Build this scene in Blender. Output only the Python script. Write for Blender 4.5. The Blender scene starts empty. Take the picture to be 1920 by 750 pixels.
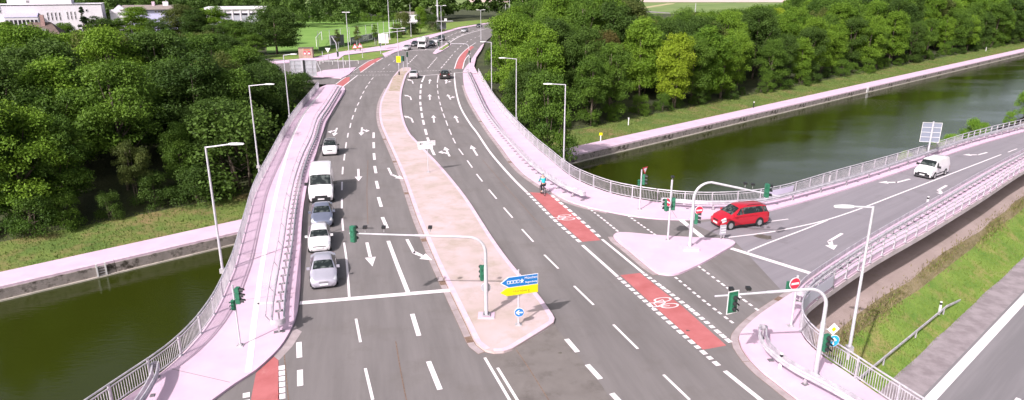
import bpy, bmesh, math, random
import numpy as np
from mathutils import Vector, Matrix
from mathutils.geometry import tessellate_polygon
random.seed(7); rng = np.random.default_rng(7)
D = bpy.data; C = bpy.context.scene.collection; SC = bpy.context.scene
R = math.radians

# ------------------------------------------------------------------ camera, sky, sun, exposure
CAM_H = 17.5; FPX = 1275.0; PITCH = math.atan(405/1275.0)
cam = D.objects.new('camera', D.cameras.new('camera')); C.objects.link(cam)
cam.location = (0, 0, CAM_H); cam.rotation_euler = (math.pi/2 - PITCH, 0, 0)
cam.data.sensor_width = 36; cam.data.lens = 36*FPX/1920
cam.data.clip_start = 0.5; cam.data.clip_end = 6000
SC.camera = cam
SUN_AZ = math.atan2(-0.70, -1.0); SUN_EL = R(40)          # compass angle of the sun, from +Y towards +X
w = D.worlds.new('World'); SC.world = w; w.use_nodes = True
sky = w.node_tree.nodes.new('ShaderNodeTexSky'); sky.sky_type = 'NISHITA'; sky.sun_disc = False
sky.sun_elevation = SUN_EL; sky.sun_rotation = SUN_AZ % (2*math.pi); sky.dust_density = 4.0; sky.air_density = 0.7; sky.ozone_density = 0.5
bg = w.node_tree.nodes['Background']; bg.inputs['Strength'].default_value = 0.135
hs = w.node_tree.nodes.new('ShaderNodeHueSaturation'); hs.inputs['Saturation'].default_value = 0.5
w.node_tree.links.new(sky.outputs[0], hs.inputs['Color']); w.node_tree.links.new(hs.outputs[0], bg.inputs['Color'])
sl = D.lights.new('sun', 'SUN'); sl.energy = 4.1; sl.angle = R(0.5); sl.color = (1.0, 0.93, 0.93)
sun = D.objects.new('sun', sl); C.objects.link(sun)
sd = Vector((math.sin(SUN_AZ)*math.cos(SUN_EL), math.cos(SUN_AZ)*math.cos(SUN_EL), math.sin(SUN_EL)))
sun.rotation_euler = sd.to_track_quat('Z', 'Y').to_euler()
SC.view_settings.view_transform = 'Standard'; SC.view_settings.look = 'None'
SC.view_settings.gamma = 1.0; SC.view_settings.exposure = 0.36
SC.cycles.max_bounces = 6; SC.cycles.transparent_max_bounces = 6

# ------------------------------------------------------------------ surveying: picture point + known height -> place on the ground
_c, _s = math.cos(PITCH), math.sin(PITCH)
def ray(px, py):
    u = (px-960)/FPX; v = (375-py)/FPX
    return np.array([u, _c+v*_s, -_s+v*_c])
def G(px, py, z=0.0):
    d = ray(px, py); t = (z-CAM_H)/d[2]
    return Vector((d[0]*t, d[1]*t, z))
def at(px, py, Y):
    d = ray(px, py); t = Y/d[1]
    return Vector((d[0]*t, Y, CAM_H+d[2]*t))
def proj(p):
    dy, dz = p[1], p[2]-CAM_H
    Z = dy*_c - dz*_s
    return 960+FPX*p[0]/Z, 375-FPX*(dy*_s+dz*_c)/Z
def top_z(P, ytop):
    v = (375-ytop)/FPX
    return CAM_H + P[1]*(v*_c-_s)/(_c+v*_s)
# canal frame: t along the canal, s across it (0 = face of the far wall, growing away from the water)
CU = np.array([0.74884, 0.66275]); CN = np.array([-0.66275, 0.74884]); CM = np.array([35.134, 121.788])
def K(t, s, z=0.0):
    p = CM + t*CU + s*CN
    return Vector((p[0], p[1], z))
def ts(p):
    q = np.array([p[0], p[1]]) - CM
    return float(q@CU), float(q@CN)
ZP, ZW = -6.8, -8.05                                       # bank path and water level
def spline(P, step=1.0, closed=False):
    P = [Vector(p) for p in P]; n = len(P); out = []
    if n == 2:
        k = max(1, int((P[1]-P[0]).length/step)); return [P[0].lerp(P[1], i/k) for i in range(k+1)]
    for i in range(n-1):
        a, b, c, d = P[max(i-1, 0)], P[i], P[i+1], P[min(i+2, n-1)]
        k = max(1, int(math.ceil((c-b).length/step)))
        for j in range(k):
            t = j/k
            out.append(0.5*((2*b)+(c-a)*t+(2*a-5*b+4*c-d)*t*t+(3*b-a-3*c+d)*t**3))
    out.append(P[-1]); return out
def pxs(L, z=0.0): return [G(x, y, z) for x, y in L]
def curve(L, z=0.0, step=1.0): return spline(pxs(L, z), step)
def normals2(P):
    out = []
    for i in range(len(P)):
        d = P[min(i+1, len(P)-1)]-P[max(i-1, 0)]; d.z = 0; d.normalize()
        out.append(Vector((d.y, -d.x, 0)))                  # right-hand side of travel
    return out
def offset(P, d):
    return [p+n*d for p, n in zip(P, normals2(P))]
def even(P, step):
    L = [0.0]
    for a, b in zip(P, P[1:]): L.append(L[-1]+(b-a).length)
    n = max(1, round(L[-1]/step)); out = []; j = 0
    for i in range(n+1):
        t = L[-1]*i/n
        while j < len(L)-2 and L[j+1] < t: j += 1
        f = (t-L[j])/max(1e-9, L[j+1]-L[j]); out.append(P[j].lerp(P[j+1], f))
    return out

# ------------------------------------------------------------------ materials
MATS = {}
def nodes(m):
    m.use_nodes = True; return m.node_tree.nodes, m.node_tree.links
def mat(name, col, rough=0.6, metal=0.0, var=0.0, scale=3.0, col2=None, mix=(0.4, 0.6), bump=0.0, bscale=40, spec=0.5, coat=0.0, emit=None, coords='Object', detail=5, stretch=None, grime=None):
    if name in MATS: return MATS[name]
    m = D.materials.new(name); N, L = nodes(m); b = N['Principled BSDF']
    b.inputs['Roughness'].default_value = rough; b.inputs['Metallic'].default_value = metal
    b.inputs['Specular IOR Level'].default_value = spec; b.inputs['Coat Weight'].default_value = coat
    b.inputs['Base Color'].default_value = (*col, 1)
    if emit:
        b.inputs['Emission Color'].default_value = (*col, 1); b.inputs['Emission Strength'].default_value = emit
    if col2 or var or bump:
        tc = N.new('ShaderNodeTexCoord'); src = tc.outputs[coords]
        if coords == 'World':
            pass
        if stretch:
            mp = N.new('ShaderNodeMapping'); mp.vector_type = 'TEXTURE'; mp.inputs['Rotation'].default_value[2] = stretch[0]
            mp.inputs['Scale'].default_value = (1/stretch[1], 1/stretch[2], 1); L.new(src, mp.inputs[0]); src = mp.outputs[0]
    if col2:
        n = N.new('ShaderNodeTexNoise'); n.inputs['Scale'].default_value = scale; n.inputs['Detail'].default_value = detail
        n.inputs['Roughness'].default_value = 0.62
        L.new(src, n.inputs['Vector'])
        r = N.new('ShaderNodeValToRGB'); r.color_ramp.elements[0].position = mix[0]; r.color_ramp.elements[1].position = mix[1]
        r.color_ramp.elements[0].color = (*col, 1); r.color_ramp.elements[1].color = (*col2, 1)
        L.new(n.outputs['Fac'], r.inputs[0]); out = r.outputs[0]
        if grime:
            n2 = N.new('ShaderNodeTexNoise'); n2.inputs['Scale'].default_value = grime[1]; n2.inputs['Detail'].default_value = 8
            n2.inputs['Roughness'].default_value = 0.7
            L.new(tc.outputs[coords], n2.inputs['Vector'])
            r2 = N.new('ShaderNodeMapRange'); r2.inputs[1].default_value = grime[2]; r2.inputs[2].default_value = grime[3]
            L.new(n2.outputs['Fac'], r2.inputs[0])
            mx = N.new('ShaderNodeMixRGB'); mx.inputs[2].default_value = (*grime[0], 1)
            L.new(r2.outputs[0], mx.inputs[0]); L.new(out, mx.inputs[1]); out = mx.outputs[0]
        L.new(out, b.inputs['Base Color'])
    if bump:
        n = N.new('ShaderNodeTexNoise'); n.inputs['Scale'].default_value = bscale; n.inputs['Detail'].default_value = 6
        L.new(tc.outputs[coords], n.inputs['Vector'])
        bm = N.new('ShaderNodeBump'); bm.inputs['Strength'].default_value = bump; bm.inputs['Distance'].default_value = 0.1
        L.new(n.outputs['Fac'], bm.inputs['Height']); L.new(bm.outputs[0], b.inputs['Normal'])
    MATS[name] = m; return m
ASPH = mat('asphalt', (0.155, 0.138, 0.137), 0.85, col2=(0.222, 0.198, 0.198), scale=0.5, mix=(0.3, 0.72), bump=0.25, bscale=30, stretch=(R(12), 1.7, 0.16), grime=((0.135, 0.115, 0.105), 0.35, 0.52, 0.9))
ASPH2 = mat('ramp_asphalt', (0.22, 0.197, 0.222), 0.85, col2=(0.275, 0.248, 0.275), scale=0.5, mix=(0.3, 0.72), bump=0.25, bscale=30, stretch=(R(40), 0.10, 2.2), grime=((0.11, 0.097, 0.097), 0.3, 0.55, 0.95))
ASPH3 = mat('worn_asphalt', (0.165, 0.143, 0.135), 0.88, col2=(0.205, 0.18, 0.172), scale=0.8, mix=(0.3, 0.7), bump=0.3, bscale=30, grime=((0.09, 0.075, 0.068), 0.6, 0.5, 0.8))
LOWRD = mat('lower_asphalt', (0.19, 0.175, 0.187), 0.85, col2=(0.24, 0.22, 0.235), scale=0.4, bump=0.3, bscale=30, stretch=(R(41.5), 0.08, 2.0))
SHOULD = mat('shoulder_asphalt', (0.24, 0.20, 0.215), 0.9, col2=(0.33, 0.28, 0.30), scale=0.9, bump=0.3, bscale=25)
PAVE = mat('pale_pavement', (0.60, 0.425, 0.535), 0.85, col2=(0.70, 0.51, 0.635), scale=0.45, mix=(0.3, 0.7), bump=0.15, bscale=25, grime=((0.50, 0.38, 0.40), 0.5, 0.55, 0.95))
PAVE2 = mat('median_concrete', (0.49, 0.385, 0.36), 0.88, col2=(0.60, 0.465, 0.495), scale=0.25, mix=(0.3, 0.7), bump=0.2, bscale=25, grime=((0.37, 0.30, 0.225), 0.55, 0.46, 0.80))
KERB = mat('kerb_stone', (0.60, 0.45, 0.55), 0.8, col2=(0.70, 0.53, 0.64), scale=1.5, bump=0.15, bscale=30)
GUT = mat('gutter_concrete', (0.33, 0.27, 0.275), 0.85, col2=(0.42, 0.345, 0.36), scale=1.2, bump=0.2, bscale=30)
DRAIN = mat('rusty_drain', (0.16, 0.10, 0.075), 0.8, col2=(0.24, 0.16, 0.12), scale=6)
PAINT = mat('road_paint', (0.84, 0.755, 0.79), 0.7, col2=(0.76, 0.68, 0.70), scale=5, mix=(0.5, 0.75), grime=((0.42, 0.37, 0.375), 7, 0.60, 0.80))
FAINT = mat('faint_paint', (0.70, 0.585, 0.665), 0.8)
FADED = mat('faded_paint', (0.34, 0.30, 0.31), 0.8, col2=(0.2, 0.18, 0.18), scale=3, mix=(0.4, 0.65))
RED = mat('red_cycle_surface', (0.40, 0.105, 0.105), 0.85, col2=(0.50, 0.16, 0.165), scale=0.7, mix=(0.3, 0.7), bump=0.2, bscale=30, grime=((0.52, 0.235, 0.235), 1.5, 0.58, 0.8))
CONC = mat('bridge_concrete', (0.48, 0.40, 0.43), 0.9, col2=(0.60, 0.50, 0.54), scale=0.7, bump=0.2, bscale=15, grime=((0.36, 0.30, 0.29), 0.9, 0.55, 0.85))
WALLC = mat('canal_wall_concrete', (0.27, 0.235, 0.22), 0.92, col2=(0.36, 0.31, 0.295), scale=0.8, bump=0.4, bscale=9, grime=((0.055, 0.045, 0.035), 0.9, 0.50, 0.62))
LEDGE = mat('waterline_ledge', (0.42, 0.38, 0.33), 0.85, col2=(0.55, 0.49, 0.44), scale=0.8)
STEEL = mat('galvanised_steel', (0.47, 0.445, 0.49), 0.5, 0.25, col2=(0.64, 0.60, 0.65), scale=2.5)
STEELD = mat('weathered_steel', (0.42, 0.40, 0.42), 0.5, 0.3, col2=(0.52, 0.49, 0.52), scale=2.5)
STEELX = mat('shaded_steel', (0.13, 0.12, 0.13), 0.6, 0.2, col2=(0.2, 0.185, 0.2), scale=3)  # barrier crossbars: dark tone carries the shadow beneath pale steel
POLE = mat('pole_grey', (0.50, 0.48, 0.53), 0.5, 0.1, col2=(0.58, 0.555, 0.61), scale=2)
LAMPW = mat('lamp_head_white', (0.75, 0.73, 0.74), 0.4)
TLG = mat('signal_green', (0.02, 0.13, 0.075), 0.5, col2=(0.03, 0.17, 0.095), scale=6)
BLACK = mat('black_plastic', (0.02, 0.02, 0.022), 0.5)
LENS = [mat('lens_red', (0.16, 0.02, 0.02), 0.2), mat('lens_amber', (0.18, 0.09, 0.02), 0.2), mat('lens_green', (0.02, 0.11, 0.08), 0.2)]
WHITE = mat('sign_white', (0.80, 0.76, 0.80), 0.5)
SBLUE = mat('sign_blue', (0.01, 0.17, 0.50), 0.5)
SCYAN = mat('sign_light_blue', (0.02, 0.38, 0.62), 0.5)
SYEL = mat('sign_yellow', (0.90, 0.78, 0.0), 0.5)
SRED = mat('sign_red', (0.58, 0.03, 0.07), 0.5)
INK = mat('sign_ink', (0.03, 0.03, 0.03), 0.6)
INKY = mat('sign_worn_ink', (0.42, 0.35, 0.02), 0.6)
SBACK = mat('sign_back', (0.42, 0.42, 0.46), 0.5, 0.3, col2=(0.52, 0.51, 0.56), scale=1)
GRASS = mat('grass_ground', (0.105, 0.195, 0.026), 0.95, col2=(0.19, 0.275, 0.045), scale=0.6, mix=(0.32, 0.68), bump=0.9, bscale=5, grime=((0.29, 0.235, 0.09), 0.45, 0.5, 0.68))
GRASSB = mat('bank_grass_ground', (0.075, 0.135, 0.02), 0.95, col2=(0.155, 0.20, 0.04), scale=0.3, mix=(0.32, 0.68), bump=0.9, bscale=5, grime=((0.24, 0.17, 0.075), 0.22, 0.49, 0.68))
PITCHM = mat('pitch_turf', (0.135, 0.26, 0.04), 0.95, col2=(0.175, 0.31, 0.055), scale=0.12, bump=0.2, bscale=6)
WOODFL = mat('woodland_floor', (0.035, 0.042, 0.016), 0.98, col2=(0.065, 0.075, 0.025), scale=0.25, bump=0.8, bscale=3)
DIRT = mat('dirt_path_ground', (0.28, 0.215, 0.195), 0.95, col2=(0.40, 0.31, 0.30), scale=0.35, mix=(0.3, 0.7), bump=0.3, bscale=8, grime=((0.20, 0.155, 0.12), 0.7, 0.52, 0.8))
WEEDG = mat('weedy_ground', (0.15, 0.125, 0.06), 0.98, col2=(0.24, 0.19, 0.11), scale=0.8, bump=0.8, bscale=6)
FIELD = mat('stubble_field', (0.62, 0.44, 0.40), 0.95, col2=(0.70, 0.52, 0.48), scale=0.05)
MEADOW = mat('far_meadow', (0.13, 0.20, 0.05), 0.95, col2=(0.2, 0.26, 0.08), scale=0.04)
BARK = mat('bark', (0.10, 0.075, 0.055), 0.95, col2=(0.17, 0.135, 0.105), scale=4, bump=0.5, bscale=12)
GLASS = mat('vehicle_glass', (0.015, 0.02, 0.02), 0.07, spec=0.6, col2=(0.10, 0.115, 0.11), scale=2.6, mix=(0.5, 0.68), detail=2)
RUB = mat('tyre_rubber', (0.02, 0.02, 0.021), 0.8)
RIM = mat('alloy_rim', (0.42, 0.42, 0.44), 0.35, 0.7)
HLAMP = mat('headlamp_glass', (0.62, 0.62, 0.66), 0.12, spec=0.8)
TLAMP = mat('taillamp_red', (0.30, 0.01, 0.015), 0.2)
PLATE = mat('plate_white', (0.78, 0.76, 0.78), 0.5)
CHROME = mat('chrome_trim', (0.55, 0.55, 0.58), 0.2, 0.9)
def paint(name, col, metal=0.0): return mat(name, col, 0.28, metal, coat=0.6, col2=tuple(c*0.93 for c in col), scale=1.2)
def leafmat(name, a, b, trans=0.32):
    m = D.materials.new(name); N, L = nodes(m); p = N['Principled BSDF']; o = N['Material Output']
    oi = N.new('ShaderNodeObjectInfo'); at_ = N.new('ShaderNodeAttribute'); at_.attribute_name = 'tint'
    mx = N.new('ShaderNodeMixRGB'); mx.inputs[1].default_value = (*a, 1); mx.inputs[2].default_value = (*b, 1)
    ad = N.new('ShaderNodeMath'); ad.operation = 'MULTIPLY_ADD'; ad.inputs[1].default_value = 0.55
    ad.use_clamp = True
    ml = N.new('ShaderNodeMath'); ml.operation = 'MULTIPLY'; ml.inputs[1].default_value = 0.45
    L.new(oi.outputs['Random'], ml.inputs[0]); L.new(ml.outputs[0], ad.inputs[2])
    L.new(at_.outputs['Fac'], ad.inputs[0]); L.new(ad.outputs[0], mx.inputs[0])
    L.new(mx.outputs[0], p.inputs['Base Color']); p.inputs['Roughness'].default_value = 0.62; p.inputs['Specular IOR Level'].default_value = 0.25
    t = N.new('ShaderNodeBsdfTranslucent'); L.new(mx.outputs[0], t.inputs['Color'])
    ms = N.new('ShaderNodeMixShader'); ms.inputs[0].default_value = trans
    L.new(p.outputs[0], ms.inputs[1]); L.new(t.outputs[0], ms.inputs[2]); L.new(ms.outputs[0], o.inputs[0])
    return m
LEAF = {'mid': leafmat('leaf_mid_green', (0.051, 0.107, 0.015), (0.152, 0.259, 0.029)),
        'dark': leafmat('leaf_dark_green', (0.035, 0.073, 0.013), (0.101, 0.173, 0.027)),
        'light': leafmat('leaf_fresh_green', (0.083, 0.171, 0.015), (0.220, 0.348, 0.032)),
        'fresh': leafmat('leaf_bright_shrub', (0.11, 0.23, 0.02), (0.25, 0.42, 0.05)),
        'yellow': leafmat('leaf_yellow_green', (0.17, 0.27, 0.014), (0.34, 0.43, 0.035)),
        'olive': leafmat('leaf_olive', (0.067, 0.098, 0.022), (0.177, 0.207, 0.049)),
        'rust': leafmat('leaf_rusty', (0.085, 0.075, 0.02), (0.19, 0.15, 0.04)),
        'pale': leafmat('leaf_silvery', (0.12, 0.16, 0.09), (0.26, 0.31, 0.2)),
        'spruce': leafmat('leaf_spruce', (0.018, 0.042, 0.02), (0.045, 0.075, 0.03)),
        'weed': leafmat('leaf_weed', (0.22, 0.19, 0.08), (0.40, 0.33, 0.18)),
        'grass': leafmat('leaf_grass_blade', (0.10, 0.20, 0.022), (0.25, 0.33, 0.06)),
        'dry': leafmat('leaf_bank_grass', (0.07, 0.14, 0.018), (0.19, 0.235, 0.055))}

# ------------------------------------------------------------------ mesh helpers
class MB:
    def __init__(s): s.v = []; s.f = []
    def add(s, V, F):
        o = len(s.v); s.v += [tuple(p) for p in V]; s.f += [tuple(i+o for i in f) for f in F]; return s
    def box(s, c, d, rz=0.0, M=None):
        x, y, z = d[0]/2, d[1]/2, d[2]/2
        V = [Vector((a*x, b*y, e*z)) for e in (-1, 1) for a, b in ((-1, -1), (1, -1), (1, 1), (-1, 1))]
        if rz: V = [Matrix.Rotation(rz, 3, 'Z') @ p for p in V]
        V = [p+Vector(c) for p in V]
        if M: V = [M @ p for p in V]
        return s.add(V, [(3, 2, 1, 0), (4, 5, 6, 7), (0, 1, 5, 4), (1, 2, 6, 5), (2, 3, 7, 6), (3, 0, 4, 7)])
    def bar(s, a, b, wd, ht):                               # rectangular bar between two points (width sideways, height upward)
        a, b = Vector(a), Vector(b); d = (b-a).normalized()
        x = d.cross(Vector((0, 0, 1)))
        x = Vector((1, 0, 0)) if x.length < 1e-4 else x.normalized(); y = x.cross(d)
        V = [p+x*i*wd/2+y*j*ht/2 for p in (a, b) for i, j in ((-1, -1), (1, -1), (1, 1), (-1, 1))]
        return s.add(V, [(3, 2, 1, 0), (4, 5, 6, 7), (0, 1, 5, 4), (1, 2, 6, 5), (2, 3, 7, 6), (3, 0, 4, 7)])
    def sweep(s, P, sec, cap=True):                         # closed section [(side, up)] along a path, upright
        P = [Vector(p) for p in P]; N_ = normals2(P); n = len(sec); V = []; F = []
        for p, nn in zip(P, N_): V += [p+nn*a+Vector((0, 0, b)) for a, b in sec]
        for i in range(len(P)-1):
            for j in range(n): k = (j+1) % n; F.append((i*n+j, i*n+k, (i+1)*n+k, (i+1)*n+j))
        if cap: F += [tuple(range(n-1, -1, -1)), tuple((len(P)-1)*n+j for j in range(n))]
        return s.add(V, F)
    def tube(s, P, r, n=8, r2=None):
        P = [Vector(p) for p in P]; V = []; F = []; m = len(P); up = None
        for i, p in enumerate(P):
            d = (P[min(i+1, m-1)]-P[max(i-1, 0)]).normalized()
            if up is None:
                up = Vector((0, 0, 1)) if abs(d.z) < 0.9 else Vector((0, 1, 0))
            x = d.cross(up).normalized(); y = x.cross(d); up = y
            q = r if r2 is None else r+(r2-r)*i/(m-1)
            V += [p+x*q*math.cos(2*math.pi*k/n)+y*q*math.sin(2*math.pi*k/n) for k in range(n)]
        for i in range(m-1):
            for j in range(n): k = (j+1) % n; F.append((i*n+j, (i+1)*n+j, (i+1)*n+k, i*n+k))
        F += [tuple(range(n)), tuple((m-1)*n+j for j in range(n-1, -1, -1))]
        return s.add(V, F)
    def prism(s, poly, d, M):                               # 2-D outline (x, z) standing in the local XZ plane, depth along y
        n = len(poly); V = [Vector((x, -d/2, z)) for x, z in poly]+[Vector((x, d/2, z)) for x, z in poly]
        V = [M @ p for p in V]
        F = [tuple(range(n)), tuple(range(2*n-1, n-1, -1))]+[(i, i+n, (i+1) % n+n, (i+1) % n) for i in range(n)]
        return s.add(V, F)
    def slab(s, P, z0, z1):                                 # horizontal polygon with thickness, top at z1
        P = [Vector((p[0], p[1], 0)) for p in P]; n = len(P)
        area = sum(P[i].x*P[(i+1) % n].y-P[(i+1) % n].x*P[i].y for i in range(n))
        if area < 0: P.reverse()
        T = tessellate_polygon([P]); V = [Vector((p.x, p.y, z1)) for p in P]; F = []
        for a, b, c in T:
            cr = (P[b]-P[a]).cross(P[c]-P[a]).z
            if abs(cr) > 1e-9: F.append((a, b, c) if cr > 0 else (a, c, b))
        if z0 is not None:
            V += [Vector((p.x, p.y, z0)) for p in P]
            F += [(f[2]+n, f[1]+n, f[0]+n) for f in list(F)]
            F += [(i, i+n, (i+1) % n+n, (i+1) % n) for i in range(n)]
        return s.add(V, F)
    def build(s, name, m, parent=None, loc=None, smooth=False, rz=0.0):
        me = D.meshes.new(name); off = Vector(loc) if loc is not None else None
        me.from_pydata([tuple(Vector(p)-off) for p in s.v] if off else s.v, [], s.f); me.update()
        if m: me.materials.append(m)
        if smooth:
            me.polygons.foreach_set('use_smooth', [True]*len(me.polygons)); me.set_sharp_from_angle(angle=R(smooth if smooth > 1 else 40))
        return put(name, me, parent, loc, rz)
def put(name, me, parent=None, loc=None, rz=0.0):
    o = D.objects.new(name, me); C.objects.link(o)
    if parent: o.parent = parent
    if loc is not None: o.location = loc
    if rz: o.rotation_euler.z = rz
    return o
def thing(name, label, cat, loc=(0, 0, 0), rz=0.0, group=None):
    o = D.objects.new(name, None); C.objects.link(o); o.location = loc; o.rotation_euler.z = rz; o.empty_display_size = 0.3
    return tag(o, label, cat, group)
def tag(o, label, cat, group=None):
    o['label'] = label; o['category'] = cat
    if group: o['group'] = group
    return o
def struct(o): o['kind'] = 'structure'; return o
def stuff(o): o['kind'] = 'stuff'; return o
def copy_tree(o, parent=None):
    c = o.copy(); C.objects.link(c)
    if parent: c.parent = parent
    for ch in list(o.children): copy_tree(ch, c)
    return c
def text_mesh(name, body, size, m, parent, M, depth=0.006):
    cu = D.curves.new('lettering', 'FONT'); cu.body = body; cu.size = size; cu.align_x = 'CENTER'; cu.align_y = 'CENTER'; cu.extrude = depth
    cu.resolution_u = 3
    t = D.objects.new('lettering', cu); C.objects.link(t)
    bpy.context.view_layer.update()
    me = D.meshes.new_from_object(t.evaluated_get(bpy.context.evaluated_depsgraph_get()))
    D.objects.remove(t); me.transform(M); me.materials.clear(); me.materials.append(m)
    return put(name, me, parent)
def circle(r, n=20, cx=0.0, cz=0.0): return [(cx+r*math.cos(2*math.pi*i/n), cz+r*math.sin(2*math.pi*i/n)) for i in range(n)]
XZ = Matrix.Rotation(math.pi/2, 4, 'X')                     # text plane XY -> XZ, facing -Y

# ------------------------------------------------------------------ outlines read off the photograph (all lie on the deck, z = 0)
L_RAIL = [(130, 826), (236, 750), (314, 694), (362, 648), (393, 607), (413, 572), (433, 525), (443, 497), (463, 423), (480, 365), (510, 303), (550, 227), (583, 185), (598, 166)]
L_KERB = [(300, 826), (410, 745), (440, 723), (480, 697), (513, 667), (533, 643), (549, 613), (558, 586), (563, 540), (564, 500), (565, 463), (566, 423), (570, 383), (578, 340), (591, 296), (601, 262), (615, 225), (630, 198), (641, 183), (647, 172), (645, 164.5), (636.5, 161), (626, 159.5), (612, 160)]
R_RAIL = [(897, 140), (919, 180), (944, 214), (973, 247), (1001, 275), (1029, 299), (1052, 319), (1074, 335), (1092, 344), (1110, 352), (1147, 365), (1183, 373), (1233, 381), (1287, 386), (1340, 387), (1395, 384), (1440, 378), (1487, 367), (1557, 345), (1637, 322), (1737, 292), (1802, 271), (1855, 256), (1920, 240), (2000, 219)]
R_KERB = [(868, 137), (870, 160), (880, 187), (897, 217), (917, 247), (940, 277), (960, 304), (980, 325), (1003, 342), (1027, 357), (1063, 377), (1103, 390), (1140, 398), (1177, 405), (1213, 410), (1250, 412.5), (1290, 413), (1333, 410.5), (1385, 405), (1440, 397), (1523, 375), (1607, 350), (1717, 313.5), (1811, 280), (1920, 247.5), (2000, 226)]
C_KERB = [(2000, 246), (1920, 287), (1840, 327), (1733, 387), (1627, 450), (1550, 502), (1500, 541), (1467, 563), (1423, 593), (1393, 621), (1385, 637), (1390, 653), (1407, 677), (1433, 703), (1453, 718), (1500, 755), (1600, 826)]
C_EDGE = [(2000, 277), (1920, 319), (1840, 371), (1740, 432), (1640, 489), (1560, 542), (1516, 575), (1500, 600), (1500, 625), (1509, 641), (1537, 668), (1587, 702), (1653, 748), (1770, 826)]
ROAD = L_RAIL + [(618, 160), (640, 153), (672, 137), (700, 116), (722, 105), (753, 92), (790, 75), (830, 61), (870, 51), (910, 43.5), (960, 36), (1010, 29),
                 (1015, 33), (970, 46.5), (950, 54), (925, 65), (908, 80), (893, 105), (889, 125)] + R_RAIL + C_EDGE
ISLE_L = [(910, 660), (893, 647), (873, 607), (847, 553), (820, 497), (800, 450), (783, 410), (770, 373), (755, 330), (738, 290), (720, 250), (713.5, 233), (711, 213), (714, 190), (725, 166), (737, 145), (747, 133)]
ISLE_R = [(753, 128.5), (762, 127), (770, 128), (770, 133), (763, 141), (757, 158), (753, 177), (753, 200), (758, 227), (768, 250), (778, 262), (800, 285), (830, 317), (873, 370), (923, 447), (960, 498), (1007, 552), (1027, 579), (1040, 600), (1038, 608), (1020, 620), (975, 648), (960, 657), (945, 662.5), (926, 663.5)]
TRI = [(1150, 444), (1156, 439), (1173, 438), (1213, 441.5), (1250, 444.5), (1293, 447), (1360, 450), (1374, 453), (1378, 457), (1373, 463), (1327, 490), (1303, 502), (1273, 515), (1253, 517.5), (1235, 515), (1213, 500), (1180, 472), (1155, 452)]

# ------------------------------------------------------------------ the terrain: one sheet, canal trench cut in, embankment under the road
AXIS = pxs([(758, 150), (770, 140), (790, 105), (830, 80), (880, 60), (930, 50), (1000, 34)])
SIDE = pxs([(700, 135), (620, 132), (560, 126), (480, 118), (400, 112)])
def seg_dist(P, L):
    x, y = P[0], P[1]; best = 1e9
    for a, b in zip(L, L[1:]):
        ux, uy = b.x-a.x, b.y-a.y; t = max(0, min(1, ((x-a.x)*ux+(y-a.y)*uy)/(ux*ux+uy*uy)))
        best = min(best, math.hypot(x-a.x-ux*t, y-a.y-uy*t))
    return best
S_PTS = [-500, -56.6, -53.8, -53.2, -51.8, -45, -41, -33.5, -0.3, 0.0, 3.7, 9, 14, 60, 5000]
Z_PTS = [-4.68, -4.65, -3.3, -2.85, -2.4, -2.4, -4.68, -10, -10, -7.0, -6.9, -6.35, -5.7, -0.35, -0.35]
def height(t, s, P=None):
    z = float(np.interp(s, S_PTS, Z_PTS))
    if s > 3.7:
        P = P or K(t, s)
        k = min(1, (s-3.7)/9)
        e = max(-0.35-max(0, seg_dist(P, AXIS)-17)*0.5, -0.35-max(0, seg_dist(P, SIDE)-13)*0.4)
        if e > z: z = z+(e-z)*k
    return z
def ground_z(P): return height(*ts(P))
T_ = list(range(-1500, -160, 60))+list(range(-160, 120, 4))+list(range(120, 420, 12))+list(range(420, 2600, 90))
S_ = [-900, -400, -200, -100, -70, -56.6, -55.7, -54.7, -53.8, -53.2, -52.5, -51.8, -48, -45, -41, -37, -33.5, -20, -0.3, 0.0, 1.8, 3.7, 5, 7, 9, 10.5, 12]+list(range(15, 100, 4))+list(range(100, 400, 20))+list(range(400, 2800, 120))
gm = MB(); mi = []
for t in T_:
    for s in S_: gm.v.append(tuple(K(t, s+(random.uniform(-.22, .22) if -54 < s < -53 else 0), height(t, s)+(random.uniform(-.06, .06) if -53 < s < -44 else 0))))
n = len(S_)
for i in range(len(T_)-1):
    for j in range(n-1):
        gm.f.append((i*n+j, (i+1)*n+j, (i+1)*n+j+1, i*n+j+1))
        s = S_[j]; p = K(T_[i], s)
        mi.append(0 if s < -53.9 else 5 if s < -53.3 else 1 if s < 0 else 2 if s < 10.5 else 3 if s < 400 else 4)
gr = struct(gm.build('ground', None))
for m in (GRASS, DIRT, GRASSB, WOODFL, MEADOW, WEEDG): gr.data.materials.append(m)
gr.data.polygons.foreach_set('material_index', mi); gr.data.polygons.foreach_set('use_smooth', [True]*len(mi))

def strip_ts(name, s0, s1, t0, t1, z, m, thick=None, rag=0.0, kind=True):
    b = MB(); P = []; Q = []
    k = max(1, int((t1-t0)/(2 if rag else 20)))
    for i in range(k+1):
        t = t0+(t1-t0)*i/k
        P.append(K(t, s0+(random.uniform(-rag, rag) if rag else 0))); Q.append(K(t, s1+(random.uniform(-rag, rag) if rag else 0)))
    b.slab(P+Q[::-1], None if thick is None else z-thick, z)
    o = b.build(name, m)
    return struct(o) if kind else o
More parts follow.
